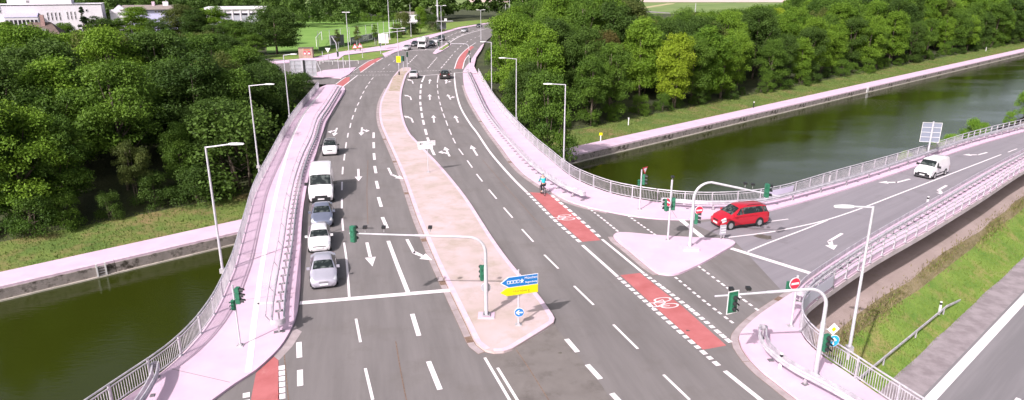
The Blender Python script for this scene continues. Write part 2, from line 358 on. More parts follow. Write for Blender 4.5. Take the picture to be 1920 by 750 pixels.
# water with small wind ripples
WATER = D.materials.new('canal_water'); N, L = nodes(WATER); p = N['Principled BSDF']
p.inputs['Base Color'].default_value = (0.026, 0.034, 0.0035, 1); p.inputs['Roughness'].default_value = 0.04; p.inputs['IOR'].default_value = 1.333
tc = N.new('ShaderNodeTexCoord'); mp = N.new('ShaderNodeMapping'); mp.inputs['Rotation'].default_value[2] = R(-20); mp.inputs['Scale'].default_value = (1.0, 2.6, 1)
L.new(tc.outputs['Object'], mp.inputs[0])
n1 = N.new('ShaderNodeTexNoise'); n1.inputs['Scale'].default_value = 1.1; n1.inputs['Detail'].default_value = 5; n1.inputs['Roughness'].default_value = 0.6
n2 = N.new('ShaderNodeTexNoise'); n2.inputs['Scale'].default_value = 0.05; n2.inputs['Detail'].default_value = 2
L.new(mp.outputs[0], n1.inputs['Vector']); L.new(mp.outputs[0], n2.inputs['Vector'])
mr = N.new('ShaderNodeMapRange'); mr.inputs[1].default_value = 0.35; mr.inputs[2].default_value = 0.65; mr.inputs[3].default_value = 0.035; mr.inputs[4].default_value = 0.14
L.new(n2.outputs['Fac'], mr.inputs[0])
bp = N.new('ShaderNodeBump'); bp.inputs['Distance'].default_value = 0.25; L.new(mr.outputs[0], bp.inputs['Strength']); L.new(n1.outputs['Fac'], bp.inputs['Height']); L.new(bp.outputs[0], p.inputs['Normal'])
strip_ts('canal_water', -34.6, -0.12, -700, 1600, ZW, WATER)
# far bank: path, stone edge, wall with joints
path = strip_ts('canal_path', 0.45, 3.7, -700, 1500, ZP-0.02, PAVE, 0.15, 0)
wall = thing('canal_wall', 'long stained concrete canal wall below the pale path on the far bank', 'wall', K(0, 0, ZP))
AX = math.atan2(CU[1], CU[0]); wall.rotation_euler.z = AX
pan = MB().box((0, -0.11, -0.9), (11.94, 0.2, 1.4)); copg = MB().box((0, 0.19, -0.1), (11.97, 0.5, 0.2))
pan_me = pan_o = None
for i, t in enumerate(range(-150, 320, 12)):
    if i == 0:
        pan_o = pan.build('wall_panel', WALLC, wall); cop_o = copg.build('coping_slab', KERB, wall)
        pan_o.location.x = cop_o.location.x = t; continue
    for src in (pan_o, cop_o):
        c = src.copy(); C.objects.link(c); c.parent = wall; c.location.x = t
MB().box((85, -0.1, -1.2), (490, 0.55, 0.16)).build('waterline_ledge', LEDGE, wall)
for pxx in (190, 1625):
    d = ray(pxx, 505 if pxx < 900 else 168); q = G(pxx, 505 if pxx < 900 else 168, ZP-0.5); t = ts(q)[0]
    ld = thing('wall_ladder', 'steel escape ladder in the canal wall ' + ('near the left edge, left of the bridge' if pxx < 900 else 'right of the bridge'), 'ladder', K(t, -0.24, ZP), AX)
    for x in (-0.35, 0.35): MB().box((x, -0.06, -0.55), (0.12, 0.12, 1.3)).build('side_rail', LAMPW, ld)
    for k in range(4): MB().box((0, -0.06, -0.25-0.26*k), (0.6, 0.05, 0.05)).build('rung', STEELD, ld)
# near bank, lower level
strip_ts('road_shoulder', -58.6, -56.6, -150, 320, -4.61, SHOULD, None, 0.06)
low = strip_ts('lower_road', -68.5, -58.4, -150, 320, -4.59, LOWRD)
lm = strip_ts('edge_line', -59.08, -58.55, -150, 320, -4.582, PAINT, kind=False); lm.parent = low
for t in range(-146, 300, 12):
    o = strip_ts('lane_dash', -62.2, -61.95, t+4, t+10, -4.582, PAINT, kind=False); o.parent = low

# ------------------------------------------------------------------ bridge, road, pavements
def deck(o_): return offset(curve(L_RAIL), o_)+[G(625, 160), G(760, 150), G(880, 143)]+offset(curve(R_RAIL), o_)+offset(curve(C_EDGE), o_ if o_ > 0 else -0.06)
bridge = thing('bridge', 'concrete road bridge carrying the junction and its curved ramp over the canal', 'bridge')
MB().slab(deck(-0.2), -0.38, -0.012).build('deck_slab', CONC, bridge); MB().slab(offset(pxs(L_RAIL), 2.2)+[G(640, 170), G(870, 150)]+offset(pxs(R_RAIL[2:20]), 2.2)+offset(pxs(R_RAIL[20:]), 1.0)+offset(pxs(C_EDGE[:6]), 2.6)+offset(pxs(C_EDGE[9:]), 2.2), -1.1, -0.3).build('deck_girder', CONC, bridge)
for px, py in ((560, 700), (900, 700), (1250, 700), (1480, 720), (1700, 420), (1820, 350), (1905, 300), (640, 420), (900, 420), (1130, 420)):
    if px > 1500: py -= 42
    q = G(px, py)
    MB().tube([Vector((q.x, q.y, -10)), Vector((q.x, q.y, -0.9))], 0.55, 14).build('pier', CONC, bridge, smooth=True)
road = struct(MB().slab(curve(L_RAIL)+pxs(ROAD[len(L_RAIL):len(ROAD)-len(R_RAIL)-len(C_EDGE)])+curve(R_RAIL)+curve(C_EDGE), None, 0).build('road', ASPH))
def on_road(name, P, z, m, base=None, parent=None):
    return MB().slab(P, base, z).build(name, m, parent or road)
# ramp surface, worn wedge in front of the island nose
RAMP = [(1300, 420), (1385, 405), (1440, 397), (1523, 375), (1607, 350), (1717, 313.5), (1811, 280), (1920, 247.5), (1990, 229), (1990, 251), (1920, 287), (1840, 327), (1733, 387), (1627, 450), (1550, 502), (1500, 541), (1470, 550), (1405, 480), (1380, 455)]
struct(MB().slab(pxs(RAMP), None, 0.004).build('ramp_road', ASPH2))
struct(MB().slab(pxs([(960, 657), (1040, 610), (1130, 725), (1190, 826), (1010, 826), (955, 745), (905, 668)]), None, 0.004).build('worn_road_patch', ASPH3))
# side street at the far junction
struct(MB().slab(pxs([(430, 103), (520, 111), (600, 114), (690, 107), (722, 104), (700, 118), (672, 137), (640, 157), (600, 158), (560, 152), (430, 138)]), None, -0.006).build('side_street', ASPH))
def pavement(name, P, z=0.12, m=PAVE, base=-0.01): return struct(MB().slab(P, base, z).build(name, m))
pavement('left_pavement', curve(L_RAIL)+curve(L_KERB)[::-1])
rp = curve(R_RAIL); rk = curve(R_KERB)
pavement('right_pavement', rp+rk[::-1])
ce = curve(C_EDGE); ck = curve(C_KERB)
pavement('corner_pavement', ck+ce[::-1])
il = curve(ISLE_L); ir = curve(ISLE_R)
median = pavement('median_island', il+ir, m=PAVE2)
tri = pavement('triangle_island', curve(TRI+[TRI[0]], 0, 0.6)[:-1])
pavement('junction_island', pxs([(590, 138), (608, 132.5), (650, 128.5), (668, 127), (655, 140), (640, 147.5), (588, 144)]))
pavement('far_pavement', pxs([(500, 117), (590, 108), (636, 98), (680, 92), (740, 83), (778, 72), (833, 59.5), (860, 51.5), (907, 44), (950, 38), (953, 39.5), (910, 45.5), (866, 53), (833, 63), (793, 77), (756, 94), (742, 98), (722, 107), (716, 101), (741, 93), (700, 97), (645, 104), (636, 111), (600, 114), (500, 121)]))
pavement('far_corner_pavement', pxs([(868, 135), (872, 128), (880, 118), (892, 100), (902, 86), (908, 82), (902, 95), (893, 108), (889, 125), (896, 138)]))
isl2 = pavement('far_island', pxs([(812, 100), (818, 93), (838, 82), (847, 83), (842, 88), (826, 98), (818, 101)]))
struct(MB().slab(pxs([(822, 94), (840, 83), (845, 84), (830, 94.5)]), 0.1, 0.14).build('island_grass', GRASS))
struct(MB().slab(pxs([(737, 146), (749, 135), (757, 133.5), (764, 134), (758, 141), (752, 158), (749, 172), (729, 172)]), 0.1, 0.13).build('median_moss_patch', mat('moss_patch', (0.34, 0.28, 0.19), 0.95, col2=(0.48, 0.36, 0.33), scale=1.2)))
# kerb stones along islands and pavements, gutters with slab joints
def ribbon(P, w0, w1, z, m, name, parent, seg=None, gap=0.02, base=None):
    A = offset(P, w0); B = offset(P, w1); out = []
    if not seg:
        return [MB().slab(A+B[::-1], base, z).build(name, m, parent)]
    acc = 0; st = 0
    for i in range(1, len(P)):
        acc += (P[i]-P[i-1]).length
        if acc >= seg or i == len(P)-1:
            a = A[st:i+1]; b = B[st:i+1]
            a[0] = a[0].lerp(a[1], gap/(P[st+1]-P[st]).length); b[0] = b[0].lerp(b[1], gap/(P[st+1]-P[st]).length)
            out.append(MB().slab(a+b[::-1], base, z).build(name, m, parent)); acc = 0; st = i
    return out
def gutter(P, side, wd, seg=4.0, drains=()):
    g = struct(MB().slab(offset(P, 0)+offset(P, side*wd)[::-1], None, 0.0045).build('gutter', DRAIN))
    for o in ribbon(P, side*0.04, side*(wd-0.02), 0.012, GUT, 'gutter_slab', g, seg, 0.035): pass
    for px, py in drains:
        q = G(px, py); k = min(range(len(P)), key=lambda i: (P[i]-q).length); d = (P[min(k+1, len(P)-1)]-P[k-1]).normalized(); nn = Vector((d.y, -d.x, 0))*side
        c = P[k]+nn*wd*0.5
        MB().slab([c+d*0.32+nn*wd*0.42, c+d*0.32-nn*wd*0.42, c-d*0.32-nn*wd*0.42, c-d*0.32+nn*wd*0.42], None, 0.02).build('drain_grate', DRAIN, g)
    return g
gutter(curve(ISLE_L[:15]), -1, 0.42, 4.5, ((886, 640), (835, 527), (796, 446), (766, 363), (744, 305), (725, 262)))
gutter(curve(R_KERB[1:13]), 1, 0.45, 4.5, ((905, 228), (960, 303)))
gutter(curve(C_KERB[5:]), 1, 0.42, 4.5, ((1468, 562),))
gutter(curve([TRI[9+i] for i in range(5, 9)]+[TRI[0]]), -1, 0.42, 4.5)
struct(MB().slab(pxs([(566, 622), (548, 650), (523, 676), (513, 668), (533, 643), (550, 613)]), None, 0.008).build('gutter_apron', GUT))
ribbon(il, 0.02, 0.30, 0.126, KERB, 'kerb', median, 3.0)
ribbon(ir, 0.02, 0.30, 0.126, KERB, 'kerb', median, 3.0)
ribbon(curve(TRI+[TRI[0]], 0, 0.6), 0.02, 0.2, 0.126, KERB, 'kerb', tri, 3.0)

JOINT = mat('pavement_joint', (0.36, 0.27, 0.31), 0.9)
def joints(P, Q, every, par):
    n_ = len(P)
    for i in range(6, n_-4, every):
        a = P[i]; b = min(Q, key=lambda q: (q-a).length); d = (b-a).normalized(); nn = Vector((d.y, -d.x, 0))*0.025
        MB().slab([a+d*.3-nn, b-d*.25-nn, b-d*.25+nn, a+d*.3+nn], None, 0.124).build('slab_joint', JOINT, par)
joints(curve(L_RAIL), curve(L_KERB), 9, D.objects['left_pavement']); joints(curve(R_RAIL[:20]), curve(R_KERB[:18]), 9, D.objects['right_pavement'])
# ------------------------------------------------------------------ road markings (parts of the road)
def line(L_, w_, name='lane_line', z=0.016, m=PAINT, step=1.5, parent=None):
    P = curve(L_, 0, step) if len(L_) > 2 else pxs(L_)
    return on_road(name, offset(P, -w_/2)+offset(P, w_/2)[::-1], z, m, None, parent)
def dash(L_, w_, **k):
    for x0, y0, x1, y1 in L_: line([(x0, y0), (x1, y1)], w_, 'lane_dash', **k)
def dotted(L_, n_, w_, duty=0.6, **k):
    P = even(curve(L_), 0.1); m_ = len(P)-1
    for i in range(n_):
        a = P[int(m_*i/n_)]; b = P[min(m_, int(m_*(i+duty)/n_))]; Q = [a, b]
        on_road('lane_dash', offset(Q, -w_/2)+offset(Q, w_/2)[::-1], k.get('z', 0.016), k.get('m', PAINT))
# lanes towards the camera
line([(655, 558), (650, 490), (645, 455)], 0.14)
dash([(643.5, 433, 641.5, 410), (641, 391, 641, 373), (641, 357, 641.5, 341), (642, 327, 643, 313), (645, 301, 646.5, 289), (648, 278, 649.5, 267), (651.5, 258, 653, 249.5), (656, 240, 658, 231), (660, 224, 662.5, 216), (665.5, 210, 667.5, 203), (670, 198, 673, 192), (675, 186, 678, 180), (680, 175.5, 683, 170.5), (685, 166, 689, 160.5), (691, 157, 694, 153), (696, 149.5, 700, 145.5)], 0.15)
line([(765, 548), (746, 500), (728, 452)], 0.26)
dash([(726, 428, 717, 407.5), (715, 388, 709.5, 370), (709, 354, 705.5, 339.5), (705, 325, 702.5, 311.5), (702.3, 300, 701, 287.5), (701, 278, 700.6, 267), (700.5, 259, 700.7, 248.5)], 0.27)
dash([(667.5, 598, 676, 642), (685, 691, 699, 750), (703, 768, 722, 830)], 0.14)
dash([(773, 589, 785.5, 630), (803.5, 678, 825, 731), (838, 765, 868, 830)], 0.25)
line([(562, 568.5), (845, 544.5)], 0.44, 'stop_line')
dash([(560.5, 642, 561.5, 671), (562.5, 694, 563, 724), (563.5, 752, 564, 790)], 0.27)
dash([(909, 671, 970, 775)], 0.14); dash([(933, 690, 988, 780)], 0.14)
# lanes leading away
line([(852, 136.5), (852.5, 150), (855, 170), (863, 200), (880, 230), (895, 250), (920, 287), (958, 331), (988, 361)], 0.25)
line([(851, 137), (868, 136)], 0.3, 'stop_line'); line([(782, 142.5), (848, 138)], 0.4, 'stop_line')
dotted([(989, 362), (1040, 413), (1092, 458)], 14, 0.27, 0.66)
line([(1092, 460), (1137, 500), (1158, 519)], 0.22)
dotted([(1160, 521), (1255, 605), (1352, 690)], 20, 0.27, 0.7)
line([(1359, 696), (1430, 753), (1530, 830)], 0.24)
dotted([(1035, 367), (1080, 405), (1128, 448)], 11, 0.27, 0.66)
line([(1129, 449), (1190, 499), (1207, 513)], 0.2)
dotted([(1208, 514), (1285, 572), (1374, 646)], 18, 0.27, 0.68)
for i, Q in enumerate(([(993, 360.5), (1033, 363), (1080, 405), (1126, 450.5), (1092, 453.5), (1040, 408)], [(1163, 516), (1200, 512), (1280, 575), (1362, 648), (1318, 656), (1240, 586)])):
    on_road('red_cycle_lane', pxs(Q), 0.008, RED)
line([(796, 142), (791, 154)], 0.3); line([(822, 141), (820, 155)], 0.17)
dash([(790, 158, 789, 165.5), (788.5, 169, 788.3, 175.5), (788, 179, 788, 186), (788, 191, 788.5, 197.5), (789, 200.5, 790, 208), (790.5, 212, 792, 221), (793, 225, 795, 234), (797, 242, 800, 253), (801.5, 258, 805.5, 270), (808, 277, 814.5, 291)], 0.29)
dash([(820, 158.5, 820.3, 165), (820.6, 170, 821.5, 176), (822, 180, 823.5, 186), (824.5, 191, 826, 197.5), (827, 201, 829.5, 209), (831, 213, 834, 221), (836, 226, 839.5, 236), (842, 242, 846.5, 253), (849, 259, 854, 269), (860, 279, 868.5, 290.5), (876, 301, 885.5, 314.5), (893.5, 326.5, 904.5, 340.5), (916.5, 355.5, 931, 373), (944.5, 389.5, 961, 408.5), (978.5, 430, 1000, 453.5), (1020.5, 478, 1047, 504), (1076.5, 536.5, 1113, 572), (1150, 609, 1196, 654.5), (1244, 703, 1293, 750)], 0.14)
dash([(1062, 636, 1083, 660.5), (1101, 684, 1126, 711), (1147, 738, 1185, 778)], 0.27)
# ramp
line([(1275, 411), (1318, 446)], 0.42, 'stop_line'); line([(1371, 466), (1527, 515)], 0.42, 'stop_line')
line([(1360, 446), (1440, 436), (1500, 424.5), (1550, 412.5), (1613, 391.5), (1700, 358), (1790, 323.5), (1877, 290)], 0.15)
line([(1402, 472), (1440, 456), (1500, 433.5), (1552, 413)], 0.14)
line([(1440, 416), (1478, 411)], 0.14); line([(1890, 285.5), (1907, 279)], 0.14); line([(1930, 270), (1950, 262)], 0.14)
dotted([(1103, 390), (1133, 413), (1162, 437)], 10, 0.16, 0.62); dotted([(1178, 405), (1205, 424), (1233, 443.5)], 9, 0.16, 0.62)
dotted([(1266, 520), (1322, 566), (1381, 611)], 12, 0.16, 0.6); dotted([(1309, 499), (1365, 541), (1428, 587)], 12, 0.16, 0.6)
# left edge: red cycle path and its dotted line
on_road('red_cycle_lane', pxs([(470, 752), (480, 700), (514, 669), (522, 676), (524, 752), (524, 826), (440, 826)]), 0.016, RED)
dotted([(528, 686), (528.5, 752), (529, 820)], 11, 0.3, 0.78)
dotted([(462, 737), (462, 826)], 6, 0.3, 0.7, z=0.02)
# far junction
dotted([(652, 141.5), (733, 140.5)], 14, 0.25, 0.6); dotted([(662, 135.5), (742, 134)], 14, 0.25, 0.6)
dotted([(772, 134), (850, 131)], 14, 0.25, 0.6); dotted([(765, 120), (783, 102)], 6, 0.25, 0.55)
dotted([(802, 128), (820, 107)], 8, 0.25, 0.55); dotted([(827, 128), (850, 101)], 6, 0.2, 0.6)
dotted([(852, 98), (866, 85), (884, 74), (905, 65)], 8, 0.2, 0.4)
dash([(718, 130, 721, 127.5), (727.5, 123, 731.5, 120), (737, 115.5, 740, 113.5)], 0.15)
line([(642, 163.5), (670, 141.5)], 0.22); line([(676, 136), (702, 118)], 0.22); line([(706, 116), (718, 109)], 0.25); line([(722, 107.5), (733, 102)], 0.3)
line([(630, 157.5), (648, 144.5)], 0.18); line([(651, 141), (672, 127), (690, 115.5), (707, 108.5)], 0.18)
on_road('red_cycle_lane', pxs([(631, 158), (642, 163), (655, 152.5), (656, 144), (648, 145.5)]), 0.012, RED)
on_road('red_cycle_lane', pxs([(673, 127.5), (676, 135.5), (705, 116), (716, 109), (708, 108.8), (690, 116)]), 0.012, RED)
on_road('red_cycle_lane', pxs([(853, 129), (866.5, 129), (872, 110), (876, 100), (889, 88), (883, 86), (872, 94), (861, 107)]), 0.012, RED)
line([(852, 129), (860, 108), (875, 92), (892, 80)], 0.2); line([(867.5, 129), (872, 112), (882, 100)], 0.2)
line([(753, 95), (817, 93)], 0.5, 'stop_line'); line([(838, 83), (868, 66), (917, 52.5), (960, 43)], 0.35)
dotted([(828, 88), (850, 72), (880, 60), (905, 53)], 9, 0.25, 0.5); dotted([(822, 80), (850, 64), (885, 53)], 9, 0.25, 0.5)
line([(797, 93), (815, 84), (836, 74)], 0.25)
line([(785, 129.5), (735, 100)], 0.1, m=FADED)
# left pavement: dividing line and cross line
line([(466, 702), (470, 672), (477, 608), (484, 558), (492, 500), (513, 390), (530, 320), (550, 256), (575, 208), (600, 178)], 0.30, 'path_line', 0.128)
line([(483, 573), (516, 571)], 0.22, 'stop_line', 0.128)
def flat(name, polys, O, a, b, z=0.018, m=PAINT):             # flat figure: coordinates (along a, along b)
    mb = MB()
    for P in polys: mb.slab([O+a*u+b*v for u, v in P], None, z)
    return mb.build(name, m, road)
def arrow(kind, tail, tip, z=0.018):
    A, B = G(*tail), G(*tip); a = (B-A).normalized(); l = (B-A).length; b = Vector((-a.y, a.x, 0))   # b points to the driver's left
    hw = 0.11; P = []
    if 's' in kind:
        P += [[(0, -hw), (l*0.66, -hw), (l*0.66, hw), (0, hw)], [(l*0.64, -0.36), (l, 0), (l*0.64, 0.36)]]
        for ch, sg in (('l', 1), ('r', -1)):
            if ch in kind: P += [[(l*0.22, sg*0.08), (l*0.36, sg*0.08), (l*0.5, sg*0.55), (l*0.40, sg*0.55)], [(l*0.28, sg*0.5), (l*0.46, sg*1.0), (l*0.62, sg*0.5)]]
    else:
        sg = 1 if 'l' in kind else -1
        P += [[(0, -hw), (l*0.62, -hw), (l*0.62, hw), (0, hw)], [(l*0.52, sg*0.1), (l*0.62, -sg*hw), (l*0.80, sg*0.36), (l*0.72, sg*0.50)], [(l*0.68, sg*0.72), (l*0.97, sg*0.92), (l*0.86, sg*0.14)]]
    flat('lane_arrow', P, A, a, b, z)
for k_, t_, h_ in (('s', (688, 455), (698.5, 500)), ('l', (763, 449), (786, 493)), ('s', (672, 317), (672.5, 340)), ('l', (728, 315), (739, 338)), ('sr', (632, 240), (626, 255.5)), ('sl', (679, 239), (677, 254.5)),
                   ('s', (895, 292), (883, 272.5)), ('sl', (843, 293.5), (834, 275.5)), ('l', (774.5, 230), (769, 216.5)), ('s', (814, 230), (812.5, 216)), ('s', (859, 230), (853, 216.5)),
                   ('l', (771, 187.5), (768, 177.5)), ('s', (806, 187.5), (805.5, 177)), ('sr', (845, 187), (839, 177)), ('l', (774.5, 157), (772, 148.5)), ('s', (805, 157), (806.5, 148.5)), ('sr', (836, 157), (837, 149)),
                   ('l', (1579, 438), (1537, 463)), ('r', (1706, 336), (1663, 347)), ('l', (1775, 348), (1748, 363)), ('r', (1851, 286), (1821, 294)), ('l', (1909, 294), (1890, 304))):
    arrow(k_, t_, h_)
def ring2(cx, cy, r, w_, sy): return [[(cx+q*math.cos(t), cy+q*sy*math.sin(t)) for q, t in ((r-w_, i*math.pi/8), (r, i*math.pi/8), (r, (i+1)*math.pi/8), (r-w_, (i+1)*math.pi/8))] for i in range(16)]
def seg2(p, q, w_):
    d = Vector((q[0]-p[0], q[1]-p[1])).normalized()*w_/2; n_ = (-d.y, d.x)
    return [(p[0]+n_[0], p[1]+n_[1]), (q[0]+n_[0], q[1]+n_[1]), (q[0]-n_[0], q[1]-n_[1]), (p[0]-n_[0], p[1]-n_[1])]
def cycle_symbol(px, py, along, up, size=0.42, m=PAINT, z=0.02):
    O = G(px, py); a = (G(*along)-O); a.z = 0; a.normalize(); b = (G(*up)-O); b = (b-a*b.dot(a)).normalized()
    s = size; Y = 2.0
    P = ring2(-1.35*s, 0, 0.95*s, 0.2*s, Y)+ring2(1.35*s, 0, 0.95*s, 0.2*s, Y)
    for p_, q_ in (((-1.35, 0), (-0.6, 1.5)), ((-0.6, 1.5), (0.0, 0.1)), ((0, 0.1), (1.0, 1.5)), ((-0.6, 1.5), (1.0, 1.5)), ((1.35, 0), (0.85, 2.1)), ((0.85, 2.1), (1.3, 2.2)), ((-1.35, 0), (0, 0.1)), ((-0.75, 1.9), (-0.5, 1.2)), ((-1.0, 1.95), (-0.45, 1.95))):
        P.append(seg2((p_[0]*s, p_[1]*s*Y*0.8), (q_[0]*s, q_[1]*s*Y*0.8), 0.2*s))
    mb = MB()
    for i, Q in enumerate(P): mb.slab([O+a*u+b*v for u, v in Q], None, z+0.0006*(i % 7))
    mb.build('cycle_symbol', m, road)
cycle_symbol(1062, 408, (1100, 441), (1040, 411), 0.3); cycle_symbol(1249, 568, (1290, 603), (1222, 570), 0.3)
cycle_symbol(886, 218, (895, 217.5), (884, 210), 0.22, FADED); cycle_symbol(505, 541, (525, 540), (508, 520), 0.22, FAINT, 0.132)
STAIN = mat('oil_stain', (0.09, 0.075, 0.062), 0.7, col2=(0.14, 0.12, 0.105), scale=2.5)
for px, py, r_ in ((1431, 444, 0.55), (640, 523, 0.22), (632, 526, 0.12), (1290, 620, 0.1), (1050, 662, 0.1)):
    q = G(px, py); g = random.Random(px)
    on_road('oil_stain', [q+Vector((r_*1.3*math.cos(a)*g.uniform(.5, 1.1), r_*math.sin(a)*g.uniform(.5, 1.1), 0)) for a in [k*0.45 for k in range(14)]], 0.011, STAIN)
# thin dark cracks in the worn asphalt
for L_ in ([(968, 656), (990, 688), (1030, 752), (1060, 800)], [(533, 664), (536, 700), (541, 752)], [(742, 640), (752, 700), (764, 760)], [(690, 300), (688, 360), (690, 420)], [(905, 300), (950, 352), (1020, 430)]): line(L_, 0.05, 'road_crack', 0.006, DRAIN)

# ------------------------------------------------------------------ railings and crash barriers
def railing(label, P, step=2.2, bars=False, z=0.12, hgt=1.1, infill=True):
    P = even(P, 0.5); O = P[0]+Vector((0, 0, z)); Q = [p-P[0] for p in P]
    t = thing('railing', label, 'railing', O, group='railings along the bridge edges')
    up = lambda h: [q+Vector((0, 0, h)) for q in Q]
    MB().tube(up(hgt), 0.042, 8).build('handrail', STEEL, t, smooth=True)
    sec = lambda a, b: [(-a, -b), (a, -b), (a, b), (-a, b)]
    if bars:
        for h in (0.42, 0.76): MB().sweep(up(h), sec(0.02, 0.03)).build('rail', STEEL, t)
    else:
        for h in (0.93, 0.12): MB().sweep(up(h), sec(0.022, 0.022)).build('rail', STEEL, t)
        b = MB(); E_ = even(Q, 0.135)
        for p, nn in zip(E_, normals2(E_)):
            b.bar(p+Vector((0, 0, 0.13)), p+Vector((0, 0, 0.92)), 0.022, 0.022)
        stuff(b.build('balusters', STEEL, t))
    pm = None; E_ = even(Q, step)
    for p, nn in zip(E_, normals2(E_)):
        a = math.atan2(nn.y, nn.x)
        if pm is None:
            o = MB().box((0, 0, hgt/2-0.02), (0.09, 0.07, hgt)).box((0, 0, 0.015), (0.2, 0.2, 0.03)).build('post', STEEL, t, p, rz=a); pm = o.data
        else: put('post', pm, t, p, a)
    return t
RL = curve(L_RAIL)
railing('curved baluster railing on the outer edge of the pavement left of the queueing cars', offset(RL, 0.0))
MESHP = mat('lilac_mesh_panel', (0.60, 0.56, 0.69), 0.6, 0.1)
def mesh_panel(t, L_):
    b = MB(); P = [p-t.location for p in curve(L_, 0.12)]
    for p, q in zip(P, P[1:]): b.bar((p+q)/2-(q-p)*0.5+Vector((0, 0, 0.55)), (p+q)/2+(q-p)*0.5+Vector((0, 0, 0.55)), 0.012, 0.74)
    b.build('mesh_panel', MESHP, t)
tr_ = railing('railing along the far right pavement curving round to the yield sign above the water', curve(R_RAIL[:22])); mesh_panel(tr_, [(1440, 377.5), (1464, 372.5), (1486, 366.5)])
railing('open three bar railing on the canal side of the ramp, behind the white van', offset(curve(R_RAIL[21:]), 0.0), 1.55, bars=True)
RE = curve(C_EDGE[:6]); railing('open bar railing on the near edge of the ramp above the dirt path', RE, 1.9, bars=True)
tr_ = railing('curved baluster railing round the bottom right pavement corner', curve(C_EDGE[5:]), 2.2); mesh_panel(tr_, [(1560, 542), (1538, 558), (1516, 575), (1503, 594)])
WSEC = [(0.0, -0.155), (0.045, -0.155), (0.085, -0.10), (0.085, -0.05), (0.03, -0.02), (0.03, 0.02), (0.085, 0.05), (0.085, 0.10), (0.045, 0.155), (0.0, 0.155)]
def barrier(label, P, width=0.5, step=1.33, hgt=0.6, z=0.12, caps=(0, 1), tube_side=None, every=2):
    P = even(P, 0.5); O = P[0]+Vector((0, 0, z)); Q = [p-P[0] for p in P]
    t = thing('crash_barrier', label, 'crash barrier', O, group='steel crash barriers on the bridge')
    up = lambda h: [q+Vector((0, 0, h)) for q in Q]; h2 = width/2
    MB().sweep(up(hgt), [(a+h2-0.085, b) for a, b in WSEC]).build('beam', STEEL, t, smooth=30)
    MB().sweep(up(hgt), [(-a-h2+0.085, b) for a, b in WSEC][::-1]).build('beam', STEEL, t, smooth=30)
    E_ = even(Q, step); cm = pm = None
    for i, (p, nn) in enumerate(zip(E_, normals2(E_))):
        a = math.atan2(nn.y, nn.x); c = p+Vector((0, 0, hgt+0.06))
        if cm is None:
            o = MB().box((0, 0, 0), (width-0.16, 0.24, 0.07)).box((0, 0.0, -0.12), (width-0.26, 0.14, 0.2)).build('crossbar', STEELX, t, c, rz=a); cm = o.data
            o = MB().box((0, 0, hgt/2-0.03), (0.09, 0.12, hgt-0.06)).box((0, 0, 0.012), (0.26, 0.26, 0.024)).build('post', STEELD, t, p, rz=a); pm = o.data
        else:
            put('crossbar', cm, t, c, a)
            if i % every == 0: put('post', pm, t, p, a)
    for e in caps:
        p = Q[0] if e == 0 else Q[-1]; d = (Q[1]-Q[0] if e == 0 else Q[-1]-Q[-2]).normalized()*(-1 if e == 0 else 1); nn = Vector((d.y, -d.x, 0))
        arc = [p+nn*h2*math.cos(math.pi*k/8)+d*h2*0.8*math.sin(math.pi*k/8)+Vector((0, 0, hgt)) for k in range(9)]
        MB().sweep(arc, [(-0.02, -0.155), (0.02, -0.155), (0.02, 0.155), (-0.02, 0.155)]).build('end_cap', STEEL, t, smooth=30)
    if tube_side:
        MB().tube([p+Vector((0, 0, 1.02)) for p in offset(Q, tube_side*(h2+0.22))], 0.028, 6).build('hand_tube', STEEL, t, smooth=True)
        E2 = even(Q, step*3)
        for p, nn in zip(E2, normals2(E2)):
            MB().tube([p+nn*tube_side*h2*0.7+Vector((0, 0, 0.45)), p+nn*tube_side*(h2+0.22)+Vector((0, 0, 1.0))], 0.03, 6).build('bracket', STEELD, t)
    return t
barrier('long double beam crash barrier beside the queue of cars on the left', curve([(524, 626), (525, 598), (530, 553), (542, 472), (549, 412), (560, 351), (574, 305), (590, 267), (600, 233), (614, 211), (629, 186), (637, 172)]), 0.70, 1.25, 0.66, tube_side=-1, every=1)
barrier('long double beam crash barrier on the pavement right of the cyclist', curve([(876, 137), (885, 156), (908, 209), (930, 243), (953, 271), (993, 315), (1040, 352), (1068, 368), (1092, 378)]), 0.5, 1.33, 0.6)
barrier('crash barrier on the canal side of the ramp behind the red car', curve([(1242, 390), (1300, 395), (1340, 396), (1390, 394), (1440, 389), (1523, 367.5), (1607, 343), (1717, 306), (1811, 273.5), (1920, 243.5), (2000, 222)]), 0.3, 2.0, 0.6)
barrier('double beam crash barrier on the near side of the ramp beside its bar railing', curve([(2000, 256), (1920, 296), (1840, 341), (1740, 401), (1640, 461), (1560, 514), (1514, 548), (1499, 569)]), 0.66, 1.33, 0.62, every=1)
barrier('curved double beam crash barrier on the bottom right pavement corner', curve([(1428, 638), (1427, 653), (1440, 676), (1460, 694), (1492, 716), (1535, 739), (1590, 770), (1680, 830)]), 0.42, 2.0, 0.55)
barrier('short crash barrier at the bottom left, its loose end beside the left railing', curve([(296, 712), (292, 735), (270, 775), (230, 830)]), 0.34, 1.5, 0.62)
